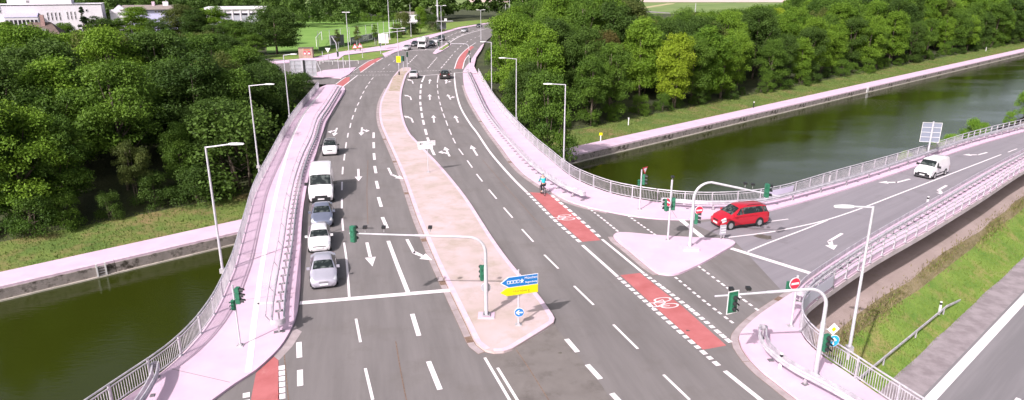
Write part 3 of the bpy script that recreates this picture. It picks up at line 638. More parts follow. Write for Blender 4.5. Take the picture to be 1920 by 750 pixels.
# low guard rail in the grass by the lower road
q0 = ts(G(1640, 690, -4.1)); q1 = ts(G(1800, 565, -4.4))
gp = even([K(q0[0]-9, q0[1], height(0, q0[1])), K(q1[0], q1[1], height(0, q1[1]))], 0.5)
gt = thing('guard_rail', 'single beam guard rail standing in the grass beside the lower road', 'guard rail', gp[0])
ql = [p-gp[0] for p in gp]; k = len(ql); gh = [min(0.62, 0.05+0.62*min(1, (k-1-i)/10)) for i in range(k)]
gh = [0.5 if i < k-6 else 0.5-0.08*(i-k+7) for i in range(k)]
MB().sweep([p+Vector((0, 0, h)) for p, h in zip(ql, gh)], [(-.03, -.08), (.03, -.08), (.045, 0), (.03, .08), (-.03, .08)]).build('beam', STEEL, gt, smooth=30)
for p, h in list(zip(ql, gh))[::10]: MB().box((p.x, p.y, h/2-0.05), (0.08, 0.08, h)).build('post', STEELD, gt)

# ------------------------------------------------------------------ poles, lamps, signals, signs
def lamp(label, base, top, head, pole_z=0.0):
    B = G(*base); H = top_z(B, top[1]); T = Vector((B.x, B.y, H)); Hd = at(head[0], head[1], B.y)
    t = thing('street_lamp', label, 'street lamp', (B.x, B.y, pole_z), group='street lamps along the bridge')
    MB().tube([(0, 0, -0.5), (0, 0, H*0.5), (0, 0, H)], 0.085, 10, 0.055).build('pole', POLE, t, smooth=True)
    MB().box((0, 0, 0.1), (0.3, 0.3, 0.3)).build('base_plate', STEELD, t)
    dx = Hd.x-B.x; sg = 1 if dx > 0 else -1; rise = min(0.35, max(0.0, Hd.z-H))
    MB().tube([(0, 0, H-0.05), (dx-sg*0.7, 0, H+rise*0.7)], 0.045, 8).build('arm', POLE, t, smooth=True)
    h = MB(); V = []
    for x, wd, z0, z1 in ((0, 0.06, -0.04, 0.04), (0.15, 0.11, -0.05, 0.06), (0.5, 0.12, -0.05, 0.07), (0.85, 0.08, -0.04, 0.05), (0.92, 0.04, -0.03, 0.03)):
        V += [(dx-sg*0.85+sg*x, -wd, H+rise*0.75+z0), (dx-sg*0.85+sg*x, wd, H+rise*0.75+z0), (dx-sg*0.85+sg*x, wd*0.8, H+rise*0.75+z1), (dx-sg*0.85+sg*x, -wd*0.8, H+rise*0.75+z1)]
    F = [(i*4+j, i*4+(j+1) % 4, i*4+4+(j+1) % 4, i*4+4+j) for i in range(4) for j in range(4)]+[(3, 2, 1, 0), (16, 17, 18, 19)]
    h.add(V, F).build('lamp_head', LAMPW, t, smooth=50)
lamp('tall street lamp nearest the camera on the left railing, above the water', (418, 510), (385, 275), (455, 268))
lamp('street lamp on the left railing against the dark trees, second from the camera', (485, 314), (468, 160), (513, 157))
lamp('street lamp on the left railing beside the dark bush, farthest of the left three', (543, 219), (532, 103), (556, 101))
lamp('nearest of the three right railing lamps, where the grassy bank meets the bridge', (1057, 302), (1061, 158), (1020, 157))
lamp('middle street lamp of the three on the right railing', (968, 223), (968, 110), (936, 108))
lamp('farthest street lamp on the right railing, in front of the dense trees', (922, 173), (922, 79), (901, 78))
lamp('street lamp behind the corner railing at lower right, arm over the ramp', (1592, 657), (1636, 387), (1566, 392))
def pole_at(name, label, cat, base, H, r=0.06, group=None, m=POLE, z=0.12):
    B = G(base[0], base[1], z)
    t = thing(name, label, cat, B, group=group)
    if H: MB().tube([(0, 0, 0), (0, 0, H)], r, 10).build('pole', m, t, smooth=True)
    MB().box((0, 0, 0.02), (0.34, 0.3, 0.04)).box((0, 0, 0.07), (0.16, 0.16, 0.08)).build('base_plate', STEELD, t)
    return t, B
def local(B, px, py):
    return at(px, py, B.y)-B
_head = {}
def signal_head(parent, c, yaw, s=1.0, plate=False, name='signal_head'):
    """three-lamp head; faces -Y when yaw is 0"""
    M = Matrix.Translation(c) @ Matrix.Rotation(yaw, 4, 'Z') @ Matrix.Scale(s, 4)
    b = MB()
    for i in range(3):
        z = 0.30-0.30*i
        b.box((0, 0.02, z), (0.28, 0.2, 0.285), M=M); b.box((0, 0.13, z), (0.22, 0.05, 0.22), M=M)
    o = b.build(name, TLG, parent)
    if plate:
        MB().prism([(-0.33, -0.62), (0.33, -0.62), (0.33, 0.62), (-0.33, 0.62)], 0.02, M @ Matrix.Translation((0, 0.07, 0))).build('back_plate', WHITE, o)
        MB().prism([(-0.28, -0.57), (0.28, -0.57), (0.28, 0.57), (-0.28, 0.57)], 0.022, M @ Matrix.Translation((0, 0.066, 0))).build('plate_field', TLG, o)
    for i in range(3):
        z = 0.30-0.30*i
        MB().prism(circle(0.10, 14, 0, z), 0.02, M @ Matrix.Translation((0, -0.085, 0))).build('lens', LENS[i], o)
        h = MB(); V = []; n = 9
        for k in range(n):
            a = math.pi*(-0.12+1.24*k/(n-1)); V += [M @ Vector((0.125*math.cos(a), -0.08, z+0.125*math.sin(a))), M @ Vector((0.12*math.cos(a), -0.30, z-0.03+0.115*math.sin(a)))]
        h.add(V, [(2*k, 2*k+1, 2*k+3, 2*k+2) for k in range(n-1)]).build('hood', TLG if s < 0.9 else BLACK, o)
    return o
def disc_sign(name, parent, c, yaw, r, cols, shapes=(), tilt=0.0):
    """round plate facing -Y (yaw 0): rim colour, face colour, then flat figures"""
    M = Matrix.Translation(c) @ Matrix.Rotation(yaw, 4, 'Z') @ Matrix.Rotation(tilt, 4, 'Y')
    o = MB().prism(circle(r, 28), 0.03, M).build(name, cols[0], parent)
    MB().prism(circle(r*0.92, 28), 0.012, M @ Matrix.Translation((0, -0.018, 0))).build('sign_face', cols[1], o)
    for P, m in shapes: MB().prism(P, 0.012, M @ Matrix.Translation((0, -0.026, 0))).build('sign_figure', m, o)
    MB().prism(circle(r*0.98, 28), 0.01, M @ Matrix.Translation((0, 0.022, 0))).build('sign_back', SBACK, o)
    return o
def noentry(parent, c, yaw, r=0.3): return disc_sign('no_entry_sign', parent, c, yaw, r, (WHITE, SRED), [([(-r*0.7, -r*0.17), (r*0.7, -r*0.17), (r*0.7, r*0.17), (-r*0.7, r*0.17)], WHITE)])
def mast(label, base, H, arm_end, bend_r=0.9, r=0.105):
    t, B = pole_at('signal_mast', label, 'traffic light', base, 0, group='signal masts with long arms')
    E_ = local(B, *arm_end); sg = 1 if E_.x > 0 else -1
    P = [Vector((0, 0, H*0.62)), Vector((0, 0, H-bend_r))]+[Vector((sg*bend_r*(1-math.cos(a)), 0, H-bend_r+bend_r*math.sin(a))) for a in [math.pi/2*k/7 for k in range(1, 8)]]
    e = Vector((E_.x, 0, E_.z)); m_ = P[-1].lerp(e, 0.45)
    MB().tube([(0, 0, 0.0), (0, 0, H*0.63)], r, 12).build('pole', POLE, t, smooth=True)
    MB().tube(P+[m_], r*0.82, 12, r*0.62).build('arm', POLE, t, smooth=True)
    MB().tube([m_, e], r*0.5, 10, r*0.4).build('arm_tip', POLE, t, smooth=True)
    MB().box((0, 0, 0.10), (0.42, 0.42, 0.03)).build('base_flange', STEELD, t)
    for a in range(4): MB().tube([(0.17*math.cos(a*1.57+0.78), 0.17*math.sin(a*1.57+0.78), 0), (0.17*math.cos(a*1.57+0.78), 0.17*math.sin(a*1.57+0.78), 0.2)], 0.022, 6).build('bolt', BLACK, t)
    return t, B
def sensor(parent, c):
    MB().tube([c, c+Vector((0, 0, 0.22))], 0.02, 6).build('sensor_stem', STEELD, parent)
    MB().box(c+Vector((0, 0, 0.27)), (0.2, 0.24, 0.13)).build('sensor_camera', BLACK, parent)
# mast on the median, arm over the stopped lanes
mt, B = mast('signal mast on the pink median island, arm over the lanes of stopped cars', (912, 592), 4.62, (655, 437.5))
signal_head(mt, local(B, 663.5, 437)+Vector((0, -0.12, 0)), math.pi-0.35)
for x in (685, 720, 807): sensor(mt, local(B, x, 436)+Vector((0, 0, 0.03)))
signal_head(mt, local(B, 906.5, 513)+Vector((-0.05, 0.12, 0)), math.pi+0.45, 0.95)
disc_sign('keep_sign', mt, local(B, 911, 541)+Vector((0, 0.14, 0)), math.pi, 0.27, (WHITE, SBLUE))
MB().tube([local(B, 903, 484), local(B, 911, 496)], 0.02, 6).build('stay', STEELD, mt)
MB().box((0, 0, -0.02), (0.9, 0.8, 0.12)).build('footing', PAVE, mt)
# mast on the triangular island, arm over the ramp
mt, B = mast('signal mast on the triangular island, arm reaching right above the red car', (1293, 466), 4.75, (1462, 368.5), 1.1, 0.12)
signal_head(mt, local(B, 1437, 356)+Vector((0, -0.16, 0)), math.pi*0.55, 1.05)
for x, y in ((1397, 351), (1411, 353)): sensor(mt, local(B, x, y)+Vector((0, 0, 0.0)))
signal_head(mt, local(B, 1306, 408)+Vector((0.0, -0.05, 0)), math.pi*0.42, 0.95)
noentry(mt, local(B, 1309, 393)+Vector((0.03, -0.14, 0)), 0.25, 0.30)
MB().box((0, 0, 0.05), (1.1, 1.0, 0.26)).build('footing', PAVE, mt)
# mast on the lower right corner
mt, B = mast('signal mast on the bottom right corner with a long arm over the cycle crossing', (1528, 706), 4.45, (1340, 555.5), 0.8, 0.11)
signal_head(mt, local(B, 1373, 564)+Vector((0, -0.2, 0)), 0.38, 0.9, plate=True)
sensor(mt, local(B, 1402, 551)); sensor(mt, local(B, 1370, 552))
signal_head(mt, local(B, 1547, 641)+Vector((0.02, -0.1, 0)), 0.35, 0.95)
d = local(B, 1563, 617); MB().prism([(-0.3, 0), (0, -0.3), (0.3, 0), (0, 0.3)], 0.03, Matrix.Translation(d) @ Matrix.Rotation(0.15, 4, 'Z')).build('priority_sign', WHITE, mt)
MB().prism([(-0.12, 0), (0, -0.12), (0.12, 0), (0, 0.12)], 0.012, Matrix.Translation(d) @ Matrix.Rotation(0.15, 4, 'Z') @ Matrix.Translation((0, -0.022, 0))).build('priority_centre', SYEL, mt)
AR = [(-0.035, -0.19), (0.035, -0.19), (0.035, 0.05), (0.13, -0.02), (0.13, 0.06), (0.0, 0.19), (-0.13, 0.06), (-0.13, -0.02), (-0.035, 0.05)]
disc_sign('ahead_only_sign', mt, local(B, 1561.5, 638)+Vector((0, -0.05, 0)), 0.15, 0.30, (WHITE, SCYAN), [(AR, WHITE)])
MB().tube([local(B, 1536, 618)+Vector((0, 0, 0)), d+Vector((0, 0.04, 0))], 0.025, 6).build('sign_bracket', STEELD, mt)
MB().tube([local(B, 1535, 638), local(B, 1561, 638)+Vector((0, 0.0, 0))], 0.025, 6).build('sign_bracket', STEELD, mt)
# pedestrian signal on the left pavement
t, B = pole_at('pedestrian_signal', 'pedestrian signal with green heads on the left pavement by the railing', 'traffic light', (451, 648), 3.35, 0.045)
signal_head(t, local(B, 446, 553)+Vector((0.05, -0.05, 0)), math.pi*0.5, 0.95); signal_head(t, local(B, 438, 571)+Vector((0, -0.05, 0)), -0.5, 0.6)
# yield signal beside the right railing
t, B = pole_at('pole_signal', 'pole signal with a small yield triangle beside the railing above the water', 'traffic light', (1199, 393), 3.35, 0.055)
signal_head(t, local(B, 1208, 336)+Vector((0, -0.08, 0)), math.pi*0.32, 0.95); signal_head(t, local(B, 1201, 343)+Vector((-0.12, 0, 0)), -0.9, 0.6)
M_ = Matrix.Translation(local(B, 1209, 319)+Vector((0, -0.1, 0))) @ Matrix.Rotation(0.75, 4, 'Z')
MB().prism([(-0.32, 0.27), (0, -0.30), (0.32, 0.27)], 0.03, M_).build('yield_sign', SRED, t); MB().prism([(-0.2, 0.19), (0, -0.17), (0.2, 0.19)], 0.012, M_ @ Matrix.Translation((0, -0.022, 0))).build('yield_face', WHITE, t)
# signal with no-entry sign on the triangular island
t, B = pole_at('pole_signal', 'tall pole signal with a no entry disc at the left of the triangular island', 'traffic light', (1252, 450), 4.45, 0.07)
signal_head(t, local(B, 1263, 383)+Vector((0, 0.1, 0)), math.pi*0.9, 1.0); signal_head(t, local(B, 1252, 385)+Vector((-0.05, 0.12, 0)), math.pi*1.2, 1.0)
noentry(t, local(B, 1252.5, 378)+Vector((0, -0.12, 0)), -1.15, 0.30); sensor(t, Vector((0.02, 0, 4.4)))
# no-entry sign at the end of the ramp barrier
t, B = pole_at('no_entry_post', 'red no entry disc on a white post by the ramp barrier end', 'road sign', (1483, 612), 2.95, 0.06)
noentry(t, local(B, 1489, 530)+Vector((0, -0.1, 0)), 0.3, 0.33); signal_head(t, local(B, 1479, 538)+Vector((0, 0.08, 0)), 2.0, 0.6)
# direction signs on the median nose
t, B = pole_at('direction_sign', 'blue and yellow direction sign with a round arrow plate on the median nose', 'road sign', (972, 609), 3.2, 0.045)
YAW = R(18); c = local(B, 975, 531); M_ = Matrix.Translation(c+Vector((0, -0.08, 0))) @ Matrix.Rotation(YAW, 4, 'Z')
def plate(P, m, dy, nm): return MB().prism(P, 0.02, M_ @ Matrix.Translation((0, dy, 0))).build(nm, m, t)
def arrowp(x0, x1, z0, z1, k): zm = (z0+z1)/2; return [(x0, zm), (x0+k, z0), (x1, z0), (x1, z1), (x0+k, z1)]
plate(arrowp(-1.08, 1.0, -0.13, 0.47, 0.42), WHITE, 0, 'blue_panel_rim'); plate(arrowp(-1.01, 0.965, -0.10, 0.44, 0.39), SBLUE, -0.008, 'blue_panel')
plate(arrowp(-1.08, 1.0, -0.60, -0.15, 0.36), SYEL, 0, 'yellow_panel'); plate(arrowp(-1.02, 0.97, -0.565, -0.185, 0.33), INKY, -0.006, 'yellow_panel_line'); plate(arrowp(-0.985, 0.95, -0.545, -0.205, 0.315), SYEL, -0.012, 'yellow_panel_field')
TX = lambda x, z, dy=-0.03: M_ @ Matrix.Translation((x, dy, z)) @ XZ
text_mesh('lettering', 'München', 0.195, WHITE, t, TX(0.60, 0.30)); text_mesh('lettering', 'Regensburg', 0.135, WHITE, t, TX(0.60, 0.06))
text_mesh('lettering', 'Nürnberg', 0.24, INKY, t, TX(0.05, -0.375, -0.032))
for i in range(4):
    x = -0.72+0.175*i; plate([(x, 0.08), (x+0.155, 0.08), (x+0.155, 0.26), (x, 0.26)], WHITE, -0.016, 'symbol_box'); plate([(x+0.03, 0.11), (x+0.125, 0.11), (x+0.125, 0.23), (x+0.03, 0.23)], SBLUE, -0.022, 'symbol_box_field')
plate([(0.10+0.12*(1 if k % 2 == 0 else 0.45)*math.sin(k*math.pi/5), 0.165+0.15*(1 if k % 2 == 0 else 0.45)*math.cos(k*math.pi/5)) for k in range(10)], WHITE, -0.02, 'symbol_star')
LA = [(-0.19, 0), (-0.04, 0.13), (0.03, 0.13), (-0.06, 0.035), (0.18, 0.035), (0.18, -0.035), (-0.06, -0.035), (0.03, -0.13), (-0.04, -0.13)]
disc_sign('keep_left_sign', t, local(B, 973.5, 584.5)+Vector((0, -0.07, 0)), YAW*0.3, 0.26, (WHITE, SBLUE), [(LA, WHITE)])
# white direction sign further up the median
t, B = pole_at('direction_sign', 'white direction sign with worn lettering on a thin post mid median', 'road sign', (803, 323), 2.9, 0.035)
c = local(B, 800, 271); M_ = Matrix.Translation(c+Vector((0, -0.06, 0))) @ Matrix.Rotation(R(22), 4, 'Z')
plate([(-0.88, -0.12), (0.86, -0.12), (0.86, 0.36), (-0.88, 0.36)], WHITE, 0, 'upper_panel'); plate([(-0.78, -0.42), (0.6, -0.42), (0.6, -0.13), (-0.88, -0.13)], WHITE, 0, 'lower_panel')
GREYT = mat('sign_worn_grey', (0.5, 0.46, 0.5), 0.6)
plate([(-0.72, 0.12), (-0.56, 0.22), (-0.56, 0.15), (-0.38, 0.15), (-0.38, 0.09), (-0.56, 0.09), (-0.56, 0.02)], INK, -0.012, 'sign_arrow')
for x0, x1, z in ((-0.05, 0.22, 0.26), (0.26, 0.5, 0.26), (0.58, 0.8, 0.27), (-0.05, 0.55, 0.06), (0.4, 0.5, -0.26), (-0.7, -0.62, -0.28)): plate([(x0, z-0.035), (x1, z-0.035), (x1, z+0.035), (x0, z+0.035)], GREYT, -0.012, 'worn_lettering')
# small white box on the triangular island
B = G(1354, 448, 0.12); t = thing('marker_board', 'small white board on two short legs at the tip of the triangular island', 'board', B, 0.3)
MB().prism([(-0.22, 0.35), (0.22, 0.35), (0.22, 1.05), (-0.22, 1.05)], 0.12, Matrix()).build('board', SBACK, t)
for k in range(3): MB().box((0, -0.068, 0.5+0.2*k), (0.38, 0.015, 0.05)).build('slat', WHITE, t)
for x in (-0.12, 0.12): MB().box((x, 0, 0.18), (0.05, 0.05, 0.36)).build('leg', STEELD, t)
# lattice sign back on the ramp
B = G(1738, 296, 0.12); t = thing('lattice_sign', 'large lattice framed sign seen from behind, on a post over the ramp railing', 'road sign', B)
H = top_z(B, 228)-0.12; MB().tube([(0, 0, 0), (0, 0, H)], 0.085, 10).build('pole', POLE, t, smooth=True)
M_ = Matrix.Translation((-0.02, 0.12, H-1.15)) @ Matrix.Rotation(R(-14), 4, 'Z') @ Matrix.Scale(0.88, 4)
plate([(-1.0, -1.15), (1.0, -1.15), (1.0, 1.15), (-1.0, 1.15)], mat('sign_back_translucent', (0.26, 0.28, 0.36), 0.4, 0.2), 0.03, 'panel')
for k in range(5): MB().prism([(-1.05, -1.15+0.575*k-0.02), (1.05, -1.15+0.575*k-0.02), (1.05, -1.15+0.575*k+0.02), (-1.05, -1.15+0.575*k+0.02)], 0.05, M_ @ Matrix.Translation((0, -0.02, 0))).build('frame_bar', LAMPW, t)
for x in (-1.02, 1.02): MB().prism([(x-0.02, -1.15), (x+0.02, -1.15), (x+0.02, 1.15), (x-0.02, 1.15)], 0.05, M_ @ Matrix.Translation((0, -0.03, 0))).build('frame_upright', LAMPW, t)
# delineators
for px, py, z, h, lab in ((1737, 389, 0.12, 0.95, 'small white delineator post on the near ramp barrier'), (1554, 343, 0.12, 1.0, 'white delineator post on the ramp barrier beside the water'), (1760, 590, -4.15, 1.0, 'white delineator post with a black band beside the grass guard rail'), (1462, 690, 0.12, 0.8, 'short delineator on the curved corner barrier')):
    B = G(px, py, z); t = thing('delineator', lab, 'delineator', B)
    MB().box((0, 0, h*0.38), (0.12, 0.1, h*0.76)).build('post', LAMPW, t); MB().box((0, 0, h*0.84), (0.122, 0.102, h*0.16)).build('band', BLACK, t); MB().box((0, 0, h*0.96), (0.12, 0.1, h*0.08)).build('cap', LAMPW, t)
for px, py, lab, m in ((1178, 236, 'short pale marker post in the grass of the far bank', LAMPW), (1126, 262, 'small yellow marker board on the far bank near the bridge', SYEL), (1413, 200, 'dark post with a light cap at the edge of the canal path', BLACK), (1848, 97, 'white marker post on the far bank at the right edge of the photo', LAMPW)):
    s_ = G(px, py, ZP+0.2); B = Vector((s_.x, s_.y, ground_z(s_))); t = thing('bank_marker', lab, 'marker post', B)
    MB().box((0, 0, 0.6), (0.16, 0.14, 1.2)).build('post', m if m is not SYEL else LAMPW, t); MB().box((0, -0.02, 1.25), (0.5 if m is SYEL else 0.2, 0.12, 0.42 if m is SYEL else 0.22)).build('top_plate', SYEL if m is SYEL else WHITE, t)

# ------------------------------------------------------------------ vehicles: a lofted body, then panes, lamps and trim laid on that same surface
def car(name, label, cat, col, st, loc, rz, wheels, wr=0.32, glass=(), group=None, trim=None, details=(), metal=0.3, extra=None, body_mat=None, shadow_line=True):
    """st: stations front to back (x, z_bottom, z_belt, z_top, half width low, half width belt, half width top)"""
    t = thing(name, label, cat, loc, rz, group); pm = body_mat or paint('paint_'+name+str(len(MATS)), col, metal)
    A = np.array(st, float); n = len(A)
    def ringp(a):
        x, zb, zl, zt, wb, wm, wt = a
        return np.array([(x, 0, zb), (x, wb*0.85, zb), (x, wb, zb+0.06*min(1, (zl-zb)/0.4)), (x, wm*1.0, zb+(zl-zb)*0.5), (x, wm*0.975, zl), (x, wt, zt-0.05*min(1, (zt-zl)/0.3)), (x, wt*0.78, zt), (x, 0, zt+0.015)])
    def S(u, v):
        sg = 1
        if v > 7: v = 14-v; sg = -1
        i = int(min(n-2, max(0, math.floor(u)))); f = u-i
        r = ringp(A[i]*(1-f)+A[i+1]*f); j = int(min(6, math.floor(v))); g = v-j
        p = r[j]*(1-g)+r[j+1]*g
        return Vector((p[0], p[1]*sg, p[2]))
    def patch(nm, m, u0, u1, v0, v1, off=0.012, nu=4, nv=4, par=None, ins=None):
        """ins: (du at v0 start, du at v0 end, du at v1 start, du at v1 end) trims the corners"""
        b = MB(); V = []; ins = ins or (0, 0, 0, 0)
        for i in range(nu+1):
            for j in range(nv+1):
                g = j/nv; a = u0+ins[0]*(1-g)+ins[2]*g; e = u1-ins[1]*(1-g)-ins[3]*g
                u = a+(e-a)*i/nu; v = v0+(v1-v0)*g
                p = S(u, v); du = S(u+0.02, v)-S(u-0.02, v); dv = S(u, v+0.02)-S(u, v-0.02); nn = du.cross(dv)
                nn = nn.normalized() if nn.length > 1e-9 else Vector((0, 0, 1))
                cen = Vector((p.x, 0, 0.6))
                if nn.dot(p-cen) < 0: nn = -nn
                V.append(p+nn*off)
        b.add(V, [(i*(nv+1)+j, (i+1)*(nv+1)+j, (i+1)*(nv+1)+j+1, i*(nv+1)+j+1) for i in range(nu) for j in range(nv)])
        return b.build(nm, m, par or t)
    b = MB(); V = []; us = [i+k/3 for i in range(n-1) for k in range(3)]+[n-1]
    for u in us: V += [S(u, v/1.0) for v in range(14)]
    F = [(i*14+j, i*14+(j+1) % 14, (i+1)*14+(j+1) % 14, (i+1)*14+j) for i in range(len(us)-1) for j in range(14)]
    F += [tuple(range(13, -1, -1)), tuple((len(us)-1)*14+j for j in range(14))]
    b.add(V, F).build('body', pm, t, smooth=38)
    # dark sill and underside strip
    MB().box(((A[0][0]+A[-1][0])/2, 0, A[n//2][1]-0.02), (abs(A[0][0]-A[-1][0])-0.35, A[n//2][4]*1.9, 0.12)).build('underbody', BLACK, t)
    wm = None
    for x in wheels:
        a = A[np.argmin(abs(A[:, 0]-x))]; hw = a[5]
        for sg in (-1, 1):
            MB().tube([(x, sg*(hw-0.16), wr+0.02), (x, sg*(hw+0.006), wr+0.02)], wr+0.075, 20).build('wheel_arch', BLACK, t)
            w_ = MB().tube([(0, -0.1, 0), (0, 0.1, 0)], wr, 20).build('wheel', RUB, t, smooth=40); w_.location = (x, sg*(hw-0.075), wr)
            rm = MB().tube([(0, 0.1*sg, 0), (0, 0.108*sg, 0)], wr*0.68, 14)
            rm.build('rim', RIM, w_)
            for k in range(5):
                a_ = k*2*math.pi/5; MB().bar((0, 0.111*sg, 0), (0.6*wr*math.cos(a_), 0.111*sg, 0.6*wr*math.sin(a_)), 0.012, 0.05).build('rim_spoke', STEELD, w_)
    for g in glass: patch(*g[:2], *g[2:6], **(g[6] if len(g) > 6 else {}))
    for d in details: patch(*d[:2], *d[2:6], **(d[6] if len(d) > 6 else {}))
    if extra: extra(t, pm, S)
    return t
def mirrors(x, y, z, m=None, big=1.0):
    def f(t, pm, S):
        for sg in (-1, 1): MB().box((x, sg*(y+0.09*big), z), (0.14, 0.2*big, 0.15*big), 0).build('wing_mirror', m or pm, t)
    return f
def both(nm, m, u0, u1, v0, v1, **k): return [(nm, m, u0, u1, v0, v1, k), (nm, m, u0, u1, 14-v0, 14-v1, k)]
W_ = lambda u0, u1: ('windscreen', GLASS, u0, u1, 5.12, 8.88, dict(nv=8, off=0.014))
RW = lambda u0, u1: ('rear_window', GLASS, u0, u1, 5.2, 8.8, dict(nv=8, off=0.014))
SEDAN = [(2.28, .30, .52, .60, .45, .62, .40), (2.20, .20, .60, .68, .72, .78, .58), (1.95, .18, .66, .76, .80, .86, .68), (1.30, .17, .76, .88, .83, .88, .72), (.95, .17, .82, .95, .84, .885, .72),
         (.25, .17, .89, 1.36, .84, .885, .60), (-.15, .17, .91, 1.44, .84, .885, .56), (-.75, .17, .92, 1.41, .84, .885, .55), (-1.45, .17, .95, 1.05, .84, .875, .62), (-1.9, .19, .94, 1.02, .80, .85, .64), (-2.22, .24, .86, .96, .72, .78, .58), (-2.28, .34, .6, .7, .6, .66, .5)]
HATCH = [(1.98, .28, .54, .62, .45, .60, .40), (1.92, .20, .62, .70, .70, .76, .58), (1.65, .18, .70, .82, .78, .84, .68), (1.15, .17, .82, .94, .82, .855, .72), (.92, .17, .86, .99, .82, .86, .73),
         (.25, .17, .92, 1.38, .82, .86, .60), (-.15, .17, .94, 1.46, .82, .86, .57), (-1.2, .17, .97, 1.43, .82, .86, .55), (-1.85, .19, .95, 1.02, .80, .83, .64), (-1.98, .24, .82, .88, .74, .78, .6), (-2.0, .34, .55, .62, .66, .70, .55)]
MPV = [(2.42, .32, .58, .68, .50, .66, .42), (2.34, .22, .68, .78, .76, .82, .60), (2.10, .2, .82, .95, .84, .90, .72), (1.72, .19, .94, 1.07, .87, .925, .78), (1.50, .19, 1.0, 1.13, .88, .93, .78),
       (.60, .19, 1.05, 1.64, .88, .935, .66), (.15, .19, 1.06, 1.73, .88, .935, .64), (-1.7, .19, 1.10, 1.69, .88, .93, .63), (-2.10, .21, 1.10, 1.60, .87, .915, .63), (-2.36, .26, 1.02, 1.12, .82, .88, .70), (-2.43, .36, .62, .72, .72, .78, .6)]
VAN = [(2.62, .34, .70, .80, .62, .78, .55), (2.52, .24, .86, .96, .88, .96, .74), (2.2, .22, 1.08, 1.20, .96, 1.0, .84), (1.80, .22, 1.22, 1.36, .98, 1.02, .88), (1.05, .22, 1.30, 2.16, .98, 1.025, .84),
       (.75, .22, 1.32, 2.40, .98, 1.025, .84), (-2.4, .22, 1.32, 2.44, .98, 1.025, .84), (-2.66, .24, 1.32, 2.40, .97, 1.01, .83), (-2.70, .36, 1.3, 2.30, .95, .99, .80)]
VAN2 = [(2.42, .32, .68, .78, .62, .78, .55), (2.34, .22, .82, .92, .84, .90, .70), (2.05, .2, 1.00, 1.10, .90, .93, .80), (1.62, .2, 1.10, 1.24, .92, .95, .82), (.85, .2, 1.14, 1.84, .92, .95, .74),
        (.55, .2, 1.15, 1.93, .92, .95, .74), (-2.2, .2, 1.15, 1.95, .92, .95, .74), (-2.40, .22, 1.15, 1.88, .91, .94, .73), (-2.44, .34, 1.1, 1.75, .88, .92, .7)]
SMART = [(1.33, .28, .60, .68, .45, .58, .42), (1.27, .2, .70, .80, .66, .72, .58), (1.08, .18, .82, .92, .74, .77, .66), (.80, .18, .90, 1.0, .76, .78, .68), (.25, .18, .95, 1.45, .76, .78, .60), (-.1, .18, .96, 1.54, .76, .78, .58), (-.85, .18, .97, 1.52, .76, .78, .57), (-1.2, .2, .92, 1.1, .74, .76, .62), (-1.33, .3, .7, .85, .66, .68, .55)]
def combo(*fs):
    def f(t, pm, S):
        for g in fs: g(t, pm, S)
    return f
def front_kit(x, gz, gw, gh, pz, m=BLACK, lowz=0.32, loww=1.1):
    def f(t, pm, S):
        MB().prism([(-gw/2, -gh/2), (gw/2, -gh/2), (gw*0.46, gh/2), (-gw*0.46, gh/2)], 0.06, Matrix.Translation((x-0.02, 0, gz)) @ Matrix.Rotation(math.pi/2, 4, 'Z')).build('grille', m, t)
        MB().prism([(-loww/2, -0.06), (loww/2, -0.06), (loww*0.46, 0.06), (-loww*0.46, 0.06)], 0.06, Matrix.Translation((x-0.05, 0, lowz)) @ Matrix.Rotation(math.pi/2, 4, 'Z')).build('air_intake', BLACK, t)
        MB().box((x+0.03, 0, pz), (0.03, 0.52, 0.115)).build('number_plate', PLATE, t)
    return f
def rear_kit(x, pz):
    def f(t, pm, S): MB().box((x-0.02, 0, pz), (0.04, 0.52, 0.115)).build('number_plate', PLATE, t); MB().box((x-0.01, 0, 0.36), (0.06, 1.2, 0.16)).build('rear_bumper', BLACK, t)
    return f
def heading(a, b):
    d = G(*b)-G(*a); return math.atan2(d.y, d.x)
def park(front, dirpx, L_):                                   # ground point under the front bumper, travel direction from two points on a lane line
    h = heading(*dirpx); F = G(*front); return Vector((F.x-math.cos(h)*L_/2, F.y-math.sin(h)*L_/2, 0.004)), h
DL = ((645, 455), (655, 556))
def sized(k, f):
    def g(*a, **q): o = f(*a, **q); o.scale = (k, k, k) if not isinstance(k, tuple) else k; return o
    return g
def sedan(label, cat, col, front, dirpx, metal=0.5, name='car', grp=None, rear=False, st=SEDAN):
    loc, h = park(front, dirpx, 4.56*0.91)
    g = [W_(4.06, 4.94), RW(7.08, 7.92)]+both('side_window', GLASS, 4.45, 7.62, 4.12, 4.9, nu=10, ins=(-.25, -.2, .75, .5))
    return sized(0.91, car)(name, label, cat, col, st, loc, h, (1.38, -1.38), 0.32, g, grp, details=both('headlight', HLAMP, 1.05, 2.3, 3.55, 4.95)+both('taillight', TLAMP, 9.0, 10.6, 3.4, 4.8), metal=metal, extra=combo(mirrors(0.72, 0.89, 0.98), front_kit(2.27, 0.56, 0.62, 0.14, 0.40, STEELD), rear_kit(-2.26, 0.72)))
def hatch(label, cat, col, front, dirpx, metal=0.0, name='car', grp=None, sc=1.0):
    loc, h = park(front, dirpx, 4.0*0.89)
    g = [W_(4.06, 4.94), RW(7.08, 7.92)]+both('side_window', GLASS, 4.4, 7.5, 4.12, 4.9, nu=10, ins=(-.2, 0, .75, .3))
    return sized(0.89, car)(name, label, cat, col, HATCH, loc, h, (1.28, -1.25), 0.31, g, grp, details=both('headlight', HLAMP, 1.05, 2.25, 3.6, 4.95)+both('taillight', TLAMP, 7.9, 8.9, 3.3, 4.6), metal=metal, extra=combo(mirrors(0.68, 0.87, 1.0), front_kit(1.975, 0.585, 1.0, 0.07, 0.47, BLACK, 0.3, 1.3), rear_kit(-1.98, 0.66)))
